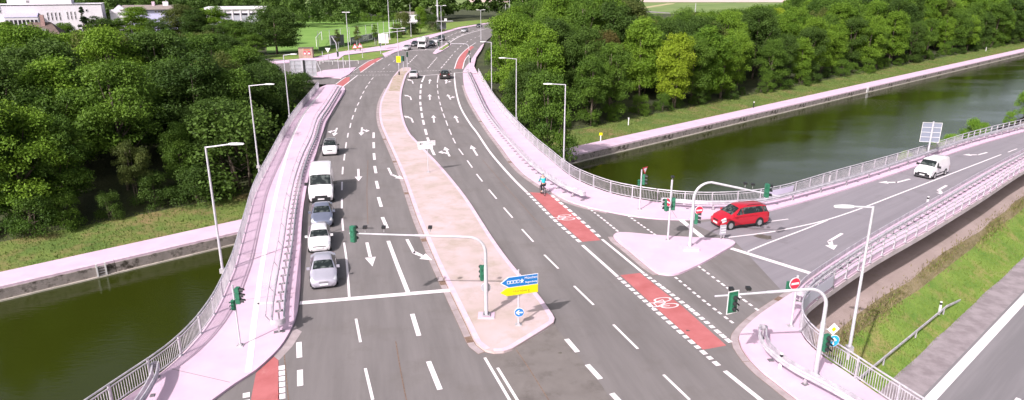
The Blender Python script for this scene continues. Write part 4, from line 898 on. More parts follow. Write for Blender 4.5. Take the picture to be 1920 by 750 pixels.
def mpv(label, cat, col, loc, h, metal=0.1, name='car', glass=GLASS):
    g = [W_(4.06, 4.94), RW(8.08, 8.94)]
    for sg in (0, 1):
        for u0, u1, ins in ((4.42, 5.55, (-.1, 0, .72, 0)), (5.62, 7.0, (0, 0, 0, 0)), (7.08, 8.25, (0, -.2, 0, .25))):
            g += [('side_window', glass, u0, u1, 4.12, 4.9, dict(nu=6, ins=ins))] if not sg else [('side_window', glass, u0, u1, 9.88, 9.1, dict(nu=6, ins=ins))]
    def rails(t, pm, S):
        for sg in (-1, 1):
            MB().tube([(-0.2, sg*0.60, 1.71), (-0.4, sg*0.60, 1.76), (-1.9, sg*0.60, 1.74), (-2.1, sg*0.6, 1.66)], 0.018, 6).build('roof_rail', BLACK, t)
            MB().box((0.15, sg*0.955, 1.0), (2.5, 0.02, 0.025)).build('door_strip', pm, t); 
            for x in (0.32, -0.82): MB().box((x, sg*0.95, 0.96), (0.2, 0.03, 0.03)).build('door_handle', pm, t)
            MB().box((-0.1, sg*0.905, 0.26), (2.6, 0.05, 0.10)).build('sill', BLACK, t)
    return car(name, label, cat, col, MPV, loc, h, (1.52, -1.40), 0.335, g, None, details=both('headlight', HLAMP, 1.05, 2.35, 3.55, 4.95)+both('taillight', TLAMP, 8.5, 9.4, 3.3, 4.8), metal=metal, extra=combo(mirrors(1.15, 0.94, 1.13), rails, front_kit(2.41, 0.66, 0.7, 0.13, 0.47, BLACK, 0.32, 1.3), rear_kit(-2.42, 0.8)))
def bigvan(label, cat, col, loc, h, st, dark=True, name='van'):
    z = 0.5
    g = [W_(3.1, 3.97)]+both('side_window', GLASS, 3.45, 4.75, 4.15, 4.7, nu=5, ins=(-.1, 0, .55, 0))
    L2 = st[0][0]
    def kit(t, pm, S):
        MB().box((L2-0.13, 0, 0.42), (0.34, 1.5, 0.30)).build('front_bumper', BLACK, t)
        for sg in (-1, 1): MB().box((L2-0.36, sg*(st[1][5]-0.09), 0.52), (0.34, 0.2, 0.5)).build('bumper_corner', BLACK, t)
        MB().box((-0.2, 0.0, 0.5), (st[1][0]*0.95, st[5][5]*2+0.02, 0.10)).build('side_strip', BLACK if dark else pm, t)
        for k in (-0.35, 0.35): MB().box((-st[5][0]*0-0.3+k*3, 0, st[5][3]+0.02), (0.03, 1.3, 0.02)).build('roof_seam', pm, t)
    return car(name, label, cat, col, st, loc, h, (L2-0.95, -L2+1.05), 0.34, g, None, details=both('headlight', HLAMP, 1.1, 2.1, 3.5, 4.8)+both('taillight', TLAMP, 6.6, 7.6, 2.6, 3.6), metal=0.0, extra=combo(kit, mirrors(st[3][0]-0.55, st[5][5]+0.02, st[4][2]+0.12, BLACK, 1.5), front_kit(L2, 0.66 if L2 > 2.5 else 0.62, 1.05, 0.16, 0.45, BLACK, 0.34, 1.2)))
sedan('silver lilac saloon car first at the stop line', 'car', (0.56, 0.53, 0.62), (608.5, 544), DL, 0.35)
hatch('white hatchback second in the queue, right behind the silver saloon', 'car', (0.80, 0.76, 0.79), (600, 476), ((641, 373), (650, 490)))
sedan('blue grey saloon squeezed between the white hatchback and the white van', 'car', (0.26, 0.28, 0.38), (604.5, 429), ((641, 357), (645, 455)), 0.5)
loc, h = park((603, 383), ((642, 327), (641.5, 410)), 5.3); bigvan('tall white panel van with black bumper in the queue of cars', 'van', (0.83, 0.79, 0.82), loc, h, VAN)
loc, h = park((619, 293), ((652, 250), (644, 310)), 2.66)
car('car', 'tiny white city car with a black roof following the white van', 'car', (0.82, 0.78, 0.81), SMART, loc, h, (0.9, -0.92), 0.29, [('windscreen', GLASS, 3.06, 3.95, 5.1, 8.9, dict(nv=8)), ('roof', BLACK, 3.97, 6.3, 4.95, 9.05, dict(nv=8)), ('rear_window', GLASS, 6.35, 6.95, 5.2, 8.8)]+both('side_window', GLASS, 3.45, 6.2, 4.12, 4.9, nu=6, ins=(-.1, 0, .5, .2)), None,
    details=both('headlight', HLAMP, 1.1, 2.2, 3.6, 4.9), metal=0, extra=combo(mirrors(0.5, 0.8, 1.05, BLACK), front_kit(1.32, 0.64, 0.6, 0.12, 0.50, BLACK, 0.34, 1.0)))
a, b = G(1424.5, 424), G(1368.5, 431); h = math.atan2(b.y-a.y, b.x-a.x); fw = Vector((math.cos(h), math.sin(h), 0)); rt = Vector((math.sin(h), -math.cos(h), 0))
sized((0.87, 0.9, 0.98), mpv)('bright red people carrier waiting at the ramp stop line', 'car', (0.50, 0.012, 0.03), b-fw*1.52*.87+rt*0.86*.9+Vector((0, 0, 0.006)), h)
a, b = G(1771, 328), G(1750, 335.5); h = heading((1790, 323.5), (1613, 391.5)); h = (h+math.atan2(b.y-a.y, b.x-a.x))/2 if abs(h-math.atan2(b.y-a.y, b.x-a.x)) < 0.6 else h
fw = Vector((math.cos(h), math.sin(h), 0)); rt = Vector((math.sin(h), -math.cos(h), 0))
sized((0.80, 0.86, 0.88), bigvan)('white delivery van with black bumper driving down the ramp', 'van', (0.83, 0.79, 0.82), b-fw*1.47*.8+rt*0.86*.86+Vector((0, 0, 0.006)), h, VAN2)
def away(rear, dirpx, L_):
    h = heading(*dirpx); F = G(*rear); return Vector((F.x+math.cos(h)*L_/2, F.y+math.sin(h)*L_/2, 0.004)), h
def far_hatch(label, col, loc, h, metal=0.3, st=HATCH, s=1.0):
    g = [W_(4.06, 4.94), RW(7.08, 7.92)]+both('side_window', GLASS, 4.4, 7.5, 4.12, 4.9, nu=6, ins=(-.2, 0, .75, .3))
    o = car('car', label, 'car', col, st, loc, h, (1.28, -1.25), 0.31, g, None, details=both('headlight', HLAMP, 1.05, 2.25, 3.6, 4.95)+both('taillight', TLAMP, 7.9, 8.9, 3.3, 4.6), metal=metal, extra=combo(mirrors(0.68, 0.87, 1.0), front_kit(1.975, 0.585, 1.0, 0.07, 0.47), rear_kit(-1.98, 0.66)))
    o.scale = (s, s, s); return o
loc, h = away((775, 148), ((772, 165), (782, 143)), 4.0); far_hatch('pale silver car seen from behind, waiting beside the moss patched end of the median', (0.62, 0.58, 0.62), loc, h, 0.3, s=1.03)
loc, h = away((834, 149), ((830, 165), (836, 143)), 4.2); far_hatch('dark brown car seen from behind in the right lane of the far stop line', (0.035, 0.03, 0.028), loc, h, 0.4, s=1.1)
FD = ((836, 74), (797, 93))
for i, (lab, col, fr, s) in enumerate((('silver car first at the far stop line, left of the motorhome', (0.55, 0.53, 0.56), (760, 95), 1), ('dark car behind the silver one at the far stop line', (0.03, 0.03, 0.035), (775, 87.5), 1.05),
        ('dark blue car beside the far side of the white motorhome', (0.03, 0.035, 0.05), (806, 87), 1.05), ('white car behind the motorhome in the far queue', (0.78, 0.74, 0.77), (815, 81.5), 1.05), ('black tall car last in the far queue', (0.025, 0.028, 0.03), (825, 77), 1.2))):
    loc, h = park(fr, FD, 4.0*s); far_hatch(lab, col, loc, h, 0.3, s=s)
loc, h = park((869, 61), ((917, 48), (868, 63)), 4.0); far_hatch('grey car driving towards the junction on the far road', (0.35, 0.35, 0.37), loc, h, 0.3, s=1.1)
loc, h = park((896, 51.5), ((917, 46.5), (880, 56)), 4.0); far_hatch('black car farthest away where the road meets the wood', (0.02, 0.02, 0.022), loc, h, 0.2, s=1.05)
# motorhome
loc, h = park((790, 92), FD, 6.6); mh = thing('motorhome', 'white motorhome with an overcab bed at the far stop line', 'motorhome', loc, h); mw = paint('motorhome_white', (0.82, 0.79, 0.82))
MB().prism([(3.3, .35), (3.3, .85), (2.5, 1.15), (1.95, 1.95), (2.75, 2.05), (2.95, 2.45), (2.5, 2.95), (-3.1, 3.0), (-3.3, 2.8), (-3.3, .4)], 2.2, Matrix.Identity(4)).build('body', mw, mh)
MB().box((2.2, 0, 1.55), (0.06, 1.75, 0.75)).build('windscreen', GLASS, mh).rotation_euler.y = 0
MB().prism([(2.53, 1.2), (2.04, 1.9), (2.08, 1.92), (2.57, 1.22)], 1.8, Matrix.Identity(4)).build('windscreen_pane', GLASS, mh)
for y in (-1.11, 1.11):
    MB().box((1.75, y, 1.55), (0.7, 0.03, 0.55)).build('cab_window', GLASS, mh); MB().box((-0.6, y, 1.95), (1.1, 0.03, 0.5)).build('side_window', GLASS, mh); MB().box((2.9, y*0.78, 0.8), (0.2, 0.3, 0.2)).build('headlight', HLAMP, mh); MB().box((2.0, y*1.16, 1.6), (0.2, 0.24, 0.35)).build('wing_mirror', BLACK, mh)
    for x in (2.2, -1.6): MB().tube([(x, y*0.82, 0.34), (x, y*1.01, 0.34)], 0.34, 14).build('wheel', RUB, mh)
MB().box((3.3, 0, 0.52), (0.12, 2.0, 0.3)).build('bumper', BLACK, mh); MB().box((-0.8, 0, 3.05), (0.9, 0.7, 0.14)).build('roof_vent', mw, mh)

# ------------------------------------------------------------------ the cyclist
def skin(name, P, E_, rad, m, parent, sub=2):
    me = D.meshes.new(name); me.from_pydata(P, E_, []); o = D.objects.new(name, me); C.objects.link(o); o.parent = parent
    mo = o.modifiers.new('skin', 'SKIN'); mo.use_smooth_shade = True
    for v, r in zip(me.skin_vertices[0].data, rad): v.radius = (r, r) if not isinstance(r, tuple) else r
    me.skin_vertices[0].data[0].use_root = True
    s_ = o.modifiers.new('sub', 'SUBSURF'); s_.levels = sub; s_.render_levels = sub
    me.materials.append(m); return o
h = heading((1040, 380), (1008, 350)); B = G(1017.5, 364); FRM = mat('bicycle_frame_black', (0.03, 0.03, 0.035), 0.4)
bk = thing('bicycle', 'black bicycle ridden along the kerb above the red cycle lane', 'bicycle', B, h)
for x in (-0.53, 0.53):
    w_ = MB().tube([(0.335*math.cos(a), 0, 0.335*math.sin(a)) for a in [2*math.pi*k/24 for k in range(25)]], 0.022, 6).build('tyre', RUB, bk, smooth=True); w_.location = (x, 0, 0.35)
    r_ = MB()
    for k in range(10): r_.bar((0, 0, 0), (0.32*math.cos(k*math.pi/5), 0, 0.32*math.sin(k*math.pi/5)), 0.006, 0.006)
    stuff(r_.build('spokes', STEELD, w_))
f = MB()
for a, b in (((-0.53, 0, .35), (-0.08, 0, .30)), ((-0.53, 0, .35), (-0.18, 0, .78)), ((-0.08, 0, .30), (-0.22, 0, .92)), ((-0.08, 0, .30), (0.36, 0, .80)), ((-0.19, 0, .80), (0.35, 0, .88)), ((0.53, 0, .35), (0.34, 0, 1.02))): f.tube([a, b], 0.02, 6)
f.build('frame', FRM, bk, smooth=True)
MB().tube([(0.30, -0.29, 1.04), (0.38, -0.16, 1.05), (0.36, 0, 1.03), (0.38, 0.16, 1.05), (0.30, 0.29, 1.04)], 0.014, 6).build('handlebar', FRM, bk, smooth=True)
MB().prism([(-0.36, .94), (-0.10, .95), (-0.10, .98), (-0.30, 1.01), (-0.38, .99)], 0.15, Matrix.Identity(4)).build('saddle', RUB, bk); MB().tube([(-0.08, -0.1, .30), (-0.08, 0.1, .30)], 0.09, 12).build('crank', STEELD, bk)
MB().box((-0.62, 0, 0.72), (0.36, 0.14, 0.03)).build('luggage_rack', FRM, bk)
cy = thing('person', 'cyclist in a bright turquoise jacket and dark trousers riding away from the camera', 'person', B, h)
SKIN_ = mat('skin_tone', (0.55, 0.34, 0.26), 0.6); TURQ = mat('turquoise_jacket', (0.01, 0.42, 0.50), 0.7); TROU = mat('dark_trousers', (0.02, 0.022, 0.03), 0.8)
P = [(-.24, 0, 1.02), (-.20, 0, 1.14), (-.10, 0, 1.36), (-.02, 0, 1.50), (0.02, 0, 1.58), (0.04, 0, 1.66), (0.05, 0, 1.75)]; E_ = [(i, i+1) for i in range(6)]; rd = [.15, .145, .16, .13, .055, .085, .09]
for sg in (-1, 1):
    o = len(P); P += [(-.02, sg*.19, 1.47), (.12, sg*.27, 1.25), (.28, sg*.28, 1.08), (.33, sg*.285, 1.06)]; E_ += [(3, o), (o, o+1), (o+1, o+2), (o+2, o+3)]; rd += [.065, .048, .035, .032]
    for k in range(5):
        q = len(P); yy = sg*(.25+.018*k) if k < 4 else sg*.262
        P += [(.38, yy, 1.07-(.01*k if k == 4 else 0)), (.40, yy, 1.035)] if k < 4 else [(.34, yy, 1.03), (.37, yy, 1.02)]; E_ += [(o+3, q), (q, q+1)]; rd += [.009, .008]
    o = len(P); kn = (.12, .60) if sg > 0 else (.20, .74)
    P += [(-.20, sg*.10, .96), (kn[0], sg*.12, kn[1]+.08), (-.04 if sg > 0 else .06, sg*.13, .24 if sg > 0 else .42), (.10 if sg > 0 else .2, sg*.13, .17 if sg > 0 else .38)]; E_ += [(0, o), (o, o+1), (o+1, o+2), (o+2, o+3)]; rd += [.10, .065, .045, .04]
skin('body', P, E_, rd, SKIN_, cy)
P = [(-.25, 0, 1.04), (-.20, 0, 1.15), (-.10, 0, 1.36), (-.02, 0, 1.50)]; E_ = [(0, 1), (1, 2), (2, 3)]; rd = [.17, .165, .18, .145]
for sg in (-1, 1): o = len(P); P += [(-.02, sg*.19, 1.47), (.12, sg*.275, 1.25), (.26, sg*.285, 1.10)]; E_ += [(3, o), (o, o+1), (o+1, o+2)]; rd += [.085, .066, .05]
skin('jacket', P, E_, rd, TURQ, cy)
P = [(-.23, 0, 1.0)]; E_ = []; rd = [.16]
for sg in (-1, 1): kn = (.12, .68) if sg > 0 else (.20, .82); o = len(P); P += [(-.18, sg*.10, .95), (kn[0], sg*.12, kn[1]), (-.03 if sg > 0 else .06, sg*.13, .30 if sg > 0 else .48)]; E_ += [(0, o), (o, o+1), (o+1, o+2)]; rd += [.115, .08, .058]
skin('trousers', P, E_, rd, TROU, cy)
for sg in (-1, 1): MB().box((.06 if sg > 0 else .15, sg*.13, .14 if sg > 0 else .34), (.27, .09, .09)).build('shoe', BLACK, cy)
skin('helmet', [(0.0, 0, 1.79), (0.05, 0, 1.82), (0.12, 0, 1.79)], [(0, 1), (1, 2)], [.10, .12, .09], mat('helmet_grey', (0.35, 0.36, 0.4), 0.4), cy)

# ------------------------------------------------------------------ trees: trunk with limbs, crown of leaf sprays gathered in clumps
def cards(cent, nrm, size, tint, aspect=0.62):
    """leaf sprays: one bent diamond (two triangles) each"""
    n = len(cent); nrm = nrm/np.linalg.norm(nrm, axis=1, keepdims=True)
    r = rng.normal(size=(n, 3)); a = np.cross(nrm, r); a /= np.linalg.norm(a, axis=1, keepdims=True); b = np.cross(nrm, a)
    s = size[:, None]*0.5
    V = np.stack([cent-a*s, cent-b*s*aspect-nrm*s*0.18, cent+a*s, cent+b*s*aspect-nrm*s*0.18], 1).reshape(-1, 3)
    F = np.arange(n*4).reshape(n, 4); return V, F, tint
def leaf_mesh(name, V, F, tint):
    me = D.meshes.new(name); n = len(F)
    me.vertices.add(len(V)); me.vertices.foreach_set('co', V.astype(np.float32).ravel())
    me.loops.add(n*4); me.loops.foreach_set('vertex_index', F.ravel().astype(np.int32))
    me.polygons.add(n); me.polygons.foreach_set('loop_start', np.arange(0, n*4, 4, dtype=np.int32)); me.polygons.foreach_set('loop_total', np.full(n, 4, np.int32))
    a = me.attributes.new('tint', 'FLOAT', 'FACE'); a.data.foreach_set('value', tint.astype(np.float32)); me.update(); me.validate()
    me.materials.append(LEAF['mid']); return me
def sphere_dirs(n, zmin=-0.5):
    z = rng.uniform(zmin, 1, n); p = rng.uniform(0, 2*np.pi, n); q = np.sqrt(1-z*z)
    return np.stack([q*np.cos(p), q*np.sin(p), z], 1)
def crown(seed, H=12.0, Rr=4.2, z0=0.22, clumps=46, leaves=8200, size=0.42, shape='round', cr=(0.85, 1.75)):
    global rng
    rng = np.random.default_rng(seed); cen = []; rad = []
    while len(cen) < clumps:
        u = rng.uniform(z0, 0.97)
        v = (u-z0)/(1-z0)
        prof = {'round': math.sqrt(max(0, 1-(2*v-0.85)**2/1.35)), 'tall': math.sqrt(max(0, 1-(2*v-0.9)**2/1.3))*0.72, 'cone': (1-v)*0.95+0.06, 'bush': math.sqrt(max(0.05, 1-v*v))}[shape]
        rr = Rr*prof*math.sqrt(rng.uniform(0.15, 1)); th = rng.uniform(0, 2*math.pi)
        r = rng.uniform(*cr)*(1.0 if shape != 'cone' else 0.4+0.6*(1-v))
        cen.append((rr*math.cos(th)*0.86, rr*math.sin(th)*0.86, u*H-r*0.5*(u > 0.8))); rad.append(r)
    cen = np.array(cen); rad = np.array(rad); w_ = rad**2/np.sum(rad**2); Vs = []; Fs = []; Ts = []; o = 0
    for c, r, k in zip(cen, rad, (w_*leaves).astype(int)):
        d = sphere_dirs(k, -0.55); rr = r*rng.uniform(0.3, 1.15, k)**0.7; fl = np.array([1.12, 1.12, 0.82]) if shape != 'bush' else np.array([1.0, 1.0, 0.95])
        bumps = 1+0.22*np.sin(d[:, 0]*5+c[0])*np.cos(d[:, 1]*6+c[1])
        p = c+d*(rr*bumps)[:, None]*fl
        nn = d*0.45+rng.normal(size=(k, 3))*0.55+np.array([0, 0, 0.45])
        tv = np.clip(rng.uniform(0, 0.85)+rng.normal(0, 0.2, k), 0, 1)
        V, F, T = cards(p, nn, size*rng.uniform(0.6, 1.3, k), tv); Vs.append(V); Fs.append(F+o); Ts.append(T); o += len(V)
    return leaf_mesh('crown', np.concatenate(Vs), np.concatenate(Fs), np.concatenate(Ts)), cen
def trunk(seed, H, cen, r=0.2, stems=1):
    rnd = random.Random(seed); b = MB()
    for s_ in range(stems):
        x = rnd.uniform(-.35, .35)*(stems > 1); y = rnd.uniform(-.35, .35)*(stems > 1); lx, ly = rnd.uniform(-.6, .6), rnd.uniform(-.6, .6)
        b.tube([(x, y, -0.6), (x*1.2+lx*0.2, y*1.2+ly*0.2, H*0.22), (x+lx*0.7, y+ly*0.7, H*0.5), (x+lx, y+ly, H*0.85)], r, 8, r*0.25)
    for k in rnd.sample(range(len(cen)), min(12, len(cen))):
        c = cen[k]; z = max(H*0.12, c[2]*0.55)
        b.tube([(0, 0, z), (c[0]*0.5, c[1]*0.5, z+(c[2]-z)*0.4), tuple(c)], r*0.42, 5, r*0.1)
    me = D.meshes.new('trunk'); me.from_pydata(b.v, [], b.f); me.update(); me.materials.append(BARK)
    me.polygons.foreach_set('use_smooth', [True]*len(me.polygons)); return me
PROTO = []; FEATHER = []
for sd_, sh, cl, H_, R_ in ((11, 'round', 50, 12, 4.2), (12, 'round', 44, 12, 3.7), (13, 'tall', 46, 12, 4.0), (14, 'round', 56, 12, 4.6), (15, 'tall', 40, 12, 4.4), (16, 'round', 48, 12, 4.0), (17, 'tall', 50, 12, 4.8)):
    cm_, cc = crown(sd_, H_, R_, 0.12 if sh == 'tall' else 0.2, int(cl*1.75), 25000, 0.235, sh, (0.45, 1.4)); PROTO.append((cm_, trunk(sd_, H_, cc, 0.19, 1+sd_ % 2), H_, R_))
for sd_, R_ in ((61, 3.9), (62, 4.4), (63, 3.6)):
    cm_, cc = crown(sd_, 12, R_, 0.38, 56, 17000, 0.235, 'round', (0.45, 1.3)); FEATHER.append((cm_, trunk(sd_, 12, cc, 0.16, 2), 12, R_))
cm_, cc = crown(31, 12, 3.4, 0.06, 60, 12000, 0.3, 'cone', (0.5, 1.1)); SPRUCE = (cm_, trunk(31, 12, cc, 0.16), 12, 3.0)
cm_, cc = crown(41, 4, 2.6, 0.02, 30, 9000, 0.16, 'bush', (0.5, 0.95)); BUSH = (cm_, trunk(41, 3.4, cc, 0.06, 3), 4, 2.6)
cm_, cc = crown(42, 4, 2.2, 0.02, 26, 8000, 0.15, 'bush', (0.45, 0.9)); BUSH2 = (cm_, trunk(42, 3.4, cc, 0.06, 3), 4, 2.2)
cm_, cc = crown(51, 5, 0.9, 0.38, 14, 1500, 0.2, 'tall', (0.3, 0.55)); SAPL = (cm_, trunk(51, 5, cc, 0.05), 5, 0.9)
def tree(P, Ht, proto, kind, label, group, cat='tree', name='tree', fat=1.0):
    t = thing(name, label, cat, P, random.uniform(0, 6.28), group)
    k = Ht/proto[2]; t.scale = (k*fat, k*fat, k)
    for nm, me in (('trunk', proto[1]), ('crown', proto[0])):
        o = put(nm, me, t)
        if nm == 'crown': o.material_slots[0].link = 'OBJECT'; o.material_slots[0].material = LEAF[kind]
    return t
def cap_height(P, ytop): return top_z(P, ytop)-P.z
def inside(x, y, poly):
    c = False; n = len(poly)
    for i in range(n):
        (x1, y1), (x2, y2) = poly[i], poly[i-1]
        if (y1 > y) != (y2 > y) and x < (x2-x1)*(y-y1)/(y2-y1)+x1: c = not c
    return c
ROADXY = [(p.x, p.y) for p in pxs(ROAD)]
KIND_WORDS = {'mid': 'mid green', 'dark': 'dark green', 'light': 'fresh light green', 'yellow': 'yellow green', 'olive': 'olive green', 'rust': 'rusty brown', 'pale': 'silvery pale', 'spruce': 'dark'}
def skyline_left(x): return float(np.interp(x, [-200, 0, 45, 60, 110, 120, 205, 215, 240, 300, 325, 332, 350, 384, 390, 420, 430, 470, 500, 505, 540, 580, 600], [34, 34, 38, 54, 55, 44, 38, 30, 32, 34, 36, 14, 12, 16, 20, 32, 34, 30, 24, 20, 15, 32, 60]))
def skyline_right(x): return float(np.interp(x, [900, 930, 960, 1000, 1150, 1180, 1195, 1205, 1260, 1280, 1300, 1330, 1400, 1440, 1470, 1490, 1530], [60, 40, 5, -30, -40, -10, 20, 24, 30, 12, 18, 20, 12, 8, 6, -10, -60]))
WOOD = []
def zone_right(x):
    for lim, wd in ((1010, 'by the lamps'), (1085, 'by the nearest lamp'), (1180, 'by the rusty tree'), (1300, 'by the yellow tree'), (1420, 'above the bank post'), (1540, 'left of the silvery tree'), (1640, 'by the silvery tree'), (1760, 'above the lattice sign'), (3000, 'at the right edge')):
        if x < lim: return wd
def zone_left(x):
    for lim, wd in ((70, 'at the left edge'), (180, 'below the white building'), (300, 'by the feathery tree'), (390, 'left of the lamps'), (470, 'above the nearest lamp'), (800, 'behind the railing')):
        if x < lim: return wd
def row_word(s, side): 
    e = (20, 34) if side == 'r' else (22, 44)
    return 'front row' if s < e[0] else 'middle' if s < e[1] else 'back'
ORD = ['leftmost', 'second from left', 'third from left', 'fourth from left', 'fifth from left', 'sixth from left', 'seventh from left', 'eighth from left', 'ninth from left', 'tenth from left', 'eleventh from left', 'twelfth from left', 'thirteenth from left', 'fourteenth from left', 'fifteenth from left']
def name_wood(L_, side):
    G_ = {}
    for t, x, s, kd in L_: G_.setdefault((KIND_WORDS[kd], row_word(s, side), (zone_right if side == 'r' else zone_left)(x)), []).append((x, t))
    for (kw, rw_, zn), M_ in G_.items():
        M_.sort(key=lambda q: q[0])
        for i, (x, t) in enumerate(M_): t['label'] = '%s tree%s, %s %s wood, %s' % (kw, '' if len(M_) == 1 else ', '+ORD[min(i, 14)], rw_, 'right' if side == 'r' else 'left', zn)
WOOD_L = []; WOOD_R = []
taken = []
def room(P, d): return all((P.x-q[0])**2+(P.y-q[1])**2 > (d*q[2])**2 for q in taken)
def clear(P, m):
    if seg_dist(P, AXIS) < 15+m: return False
    x, y = P.x, P.y
    for dx, dy in ((m, 0), (-m, 0), (0, m), (0, -m), (0, 0)):
        if inside(x+dx, y+dy, ROADXY): return False
    return True
# single trees that stand out: (picture x, base picture y or canal distance s, top y, prototype, kind, label)
def by_s(px, s):                                             # point on the ground with picture column px at canal distance s
    lo, hi = -200.0, 900.0
    for _ in range(40):
        m_ = (lo+hi)/2; p = K(m_, s, height(m_, s))
        if proj(p)[0] < px: lo = m_
        else: hi = m_
    return p
SPECIAL = [(1262, 11.5, 55, 2, 'yellow', 'bright yellow green tree at the edge of the right wood', 0.95),
           (1130, 22, 52, 1, 'rust', 'rusty brown tree in the right wood behind the grassy bank', 0.8), (1010, 17, 70, 0, 'light', 'broad fresh green tree at the left corner of the right wood, by the street lamps', 1.05),
           (1592, 24, 20, 4, 'pale', 'silvery pale willow like tree in the right wood, above the far canal path', 0.8), (1725, 18, 30, 2, 'yellow', 'yellow tinged tree in the right wood above the canal bend of light', 0.7),
           (258, 13, 262, 22, 'olive', 'small yellowish tree with bare slim stems at the edge of the left wood', 0.8), (240, 18, 105, 20, 'mid', 'large tree with feathery crown in the middle of the left wood', 1.0), (60, 13.5, 185, 3, 'light', 'big leafy tree at the left edge, nearest the canal path', 1.0), (345, 15, 222, 2, 'mid', 'leafy dark tree right of the small yellowish tree, left wood edge', 0.8), (-10, 14, 150, 6, 'mid', 'leafy tree cut by the left edge of the photo', 0.9), (130, 13.5, 215, 5, 'mid', 'leafy tree between the left edge and the slim stemmed tree', 0.85), (420, 30, 92, 6, 'olive', 'tree with a bare dead patch in its crown, left wood beside the lamps', 1.0)]
for px, s, yt, pr, kd, lab, fat in SPECIAL:
    P = by_s(px, s); tree(P, min(22, cap_height(P, yt)), PROTO[pr] if pr < 10 else FEATHER[pr-20], kd, lab, None, fat=fat); taken.append((P.x, P.y, 1.45 if kd == 'yellow' else 1.0))
# the wood on the left of the bridge
cnt = 0
for s in np.arange(14, 96, 6.0):
    for t in np.arange(-150, 60, 6.9):
        P = K(t+random.uniform(-2, 2), s+random.uniform(-1.8, 1.8)); P.z = ground_z(P)
        x, y = proj(P)
        if P.y < 40 or P.x > -10 or x < -130 or x > 560 or not clear(P, 3.5) or not room(P, 4.6): continue
        if seg_dist(P, SIDE) < 12 or P.y > (205 if 112 < x < 480 else 180): continue
        if x > 525 and y < 175: continue
        Hc = cap_height(P, max(skyline_left(x), float(np.interp(x, [440, 500, 540, 560], [60, 115, 150, 165])) if P.y < 160 else 0)); Ht = random.uniform(11.5, 17.0)
        if s < 18: Ht *= 0.85
        if Ht > Hc or P.y > 140: Ht = Hc*random.uniform(0.95, 1.1)
        if Ht < 3.2: continue
        kd = random.choices(['mid', 'dark', 'light', 'olive'], [5, 4, 3, 1.2])[0]
        WOOD_L.append((tree(P, Ht, random.choice(PROTO if s > 21 or random.random() < .5 else FEATHER), kd, 'tree', 'trees in the wood left of the bridge', fat=random.uniform(0.95, 1.25)*(1.35 if Ht < 8 else 1)), x, s, kd)); taken.append((P.x, P.y, 0.75 if Ht < 9 else 1)); cnt += 1
P = G(520, 102, -0.2)
tree(P, cap_height(P, 10), PROTO[3], 'dark', 'large dark round tree beside the pitch, left of the poster kiosk', None, fat=1.75); taken.append((P.x, P.y, 1.4))
for px, py, yt, pr, kd, lab in ((452, 104, 36, 2, 'mid', 'green tree left of the large dark round tree by the pitch'), (410, 104, 44, 4, 'dark', 'dark tree below the left end of the flat hall'), (478, 112, 60, 6, 'mid', 'lower green tree at the foot of the large dark round tree')):
    P = G(px, py, -0.5); tree(P, cap_height(P, yt), PROTO[pr], kd, lab, None, fat=1.6); taken.append((P.x, P.y, 0.8))
P = G(566, 164, -0.2); P.z = ground_z(P); tree(P, top_z(P, 136)-P.z, BUSH, 'dark', 'dark bush in front of the large grey sign back', None, 'bush', 'bush', 1.15)
for px, py, yt, pr, kd, lab in ((262, 84, 11, 4, 'light', 'tree with light crown hiding the middle of the long house'), (222, 86, 32, 5, 'mid', 'green tree covering the white gable of the long house'), (300, 88, 33, 2, 'dark', 'dark green tree below the pale blue wall of the long house'), (345, 84, 4, 0, 'olive', 'tall olive tree between the long house and the flat hall'), (372, 86, 14, 3, 'dark', 'dark tree left of the flat hall'), (404, 84, 9, 5, 'light', 'light green tree covering the left end of the flat hall'),
        (432, 90, 34, 3, 'mid', 'round tree below the grey panels of the flat hall'), (470, 92, 38, 0, 'mid', 'green tree below the right end of the flat hall'), (508, 88, 20, 6, 'dark', 'big tree at the right corner of the flat hall'), (128, 90, 40, 3, 'light', 'light green tree in front of the tall windows of the white building'), (20, 88, 38, 0, 'light', 'light green tree below the conservatory at the left edge'), (192, 88, 28, 2, 'dark', 'dark tree at the right corner of the white building')):
    P = G(px, py, -0.6); tree(P, cap_height(P, yt), PROTO[(2, 4, 6)[pr % 3]], kd, lab, None, fat=1.55); taken.append((P.x, P.y, 0.8))
P = G(166, 92, -1.0); tree(P, cap_height(P, 10), SPRUCE, 'spruce', 'dark spruce standing in front of the white modern building', None, fat=0.8)
# the wood on the right
cr_ = 0
for i, s in enumerate([13.5, 20, 27, 35, 44, 54, 66, 80]):
    for t in np.arange(-45, 330, 6.3 if s < 30 else 8.0):
        if t > 150 and s > 50: continue
        P = K(t+random.uniform(-2.2, 2.2), s+random.uniform(-2.2, 2.2)+(max(0, (t-140))*0.0)); P.z = ground_z(P)
        x, y = proj(P)
        if P.x < -5 or x < 890 or x > 2010 or not clear(P, 3.0) or not room(P, 4.6): continue
        if P.x < 5 and P.y > 240: continue
        Hc = cap_height(P, skyline_right(x)); Ht = random.uniform(14, 20.0) if s > 16 else random.uniform(11, 16)
        if t > 120: Ht *= 1.12
        if Ht > Hc: Ht = Hc*random.uniform(0.88, 1.0)
        if Ht < 3.5: continue
        kd = random.choices(['mid', 'dark', 'light', 'olive', 'yellow'], [5, 3, 3.6, 1, 0.0 if x < 1450 else 0.4])[0]
        WOOD_R.append((tree(P, Ht, random.choice(PROTO), kd, 'tree', 'trees in the wood right of the bridge', fat=random.uniform(0.72, 0.95)), x, s, kd)); taken.append((P.x, P.y, 1)); cr_ += 1
name_wood(WOOD_L, 'l'); name_wood(WOOD_R, 'r')
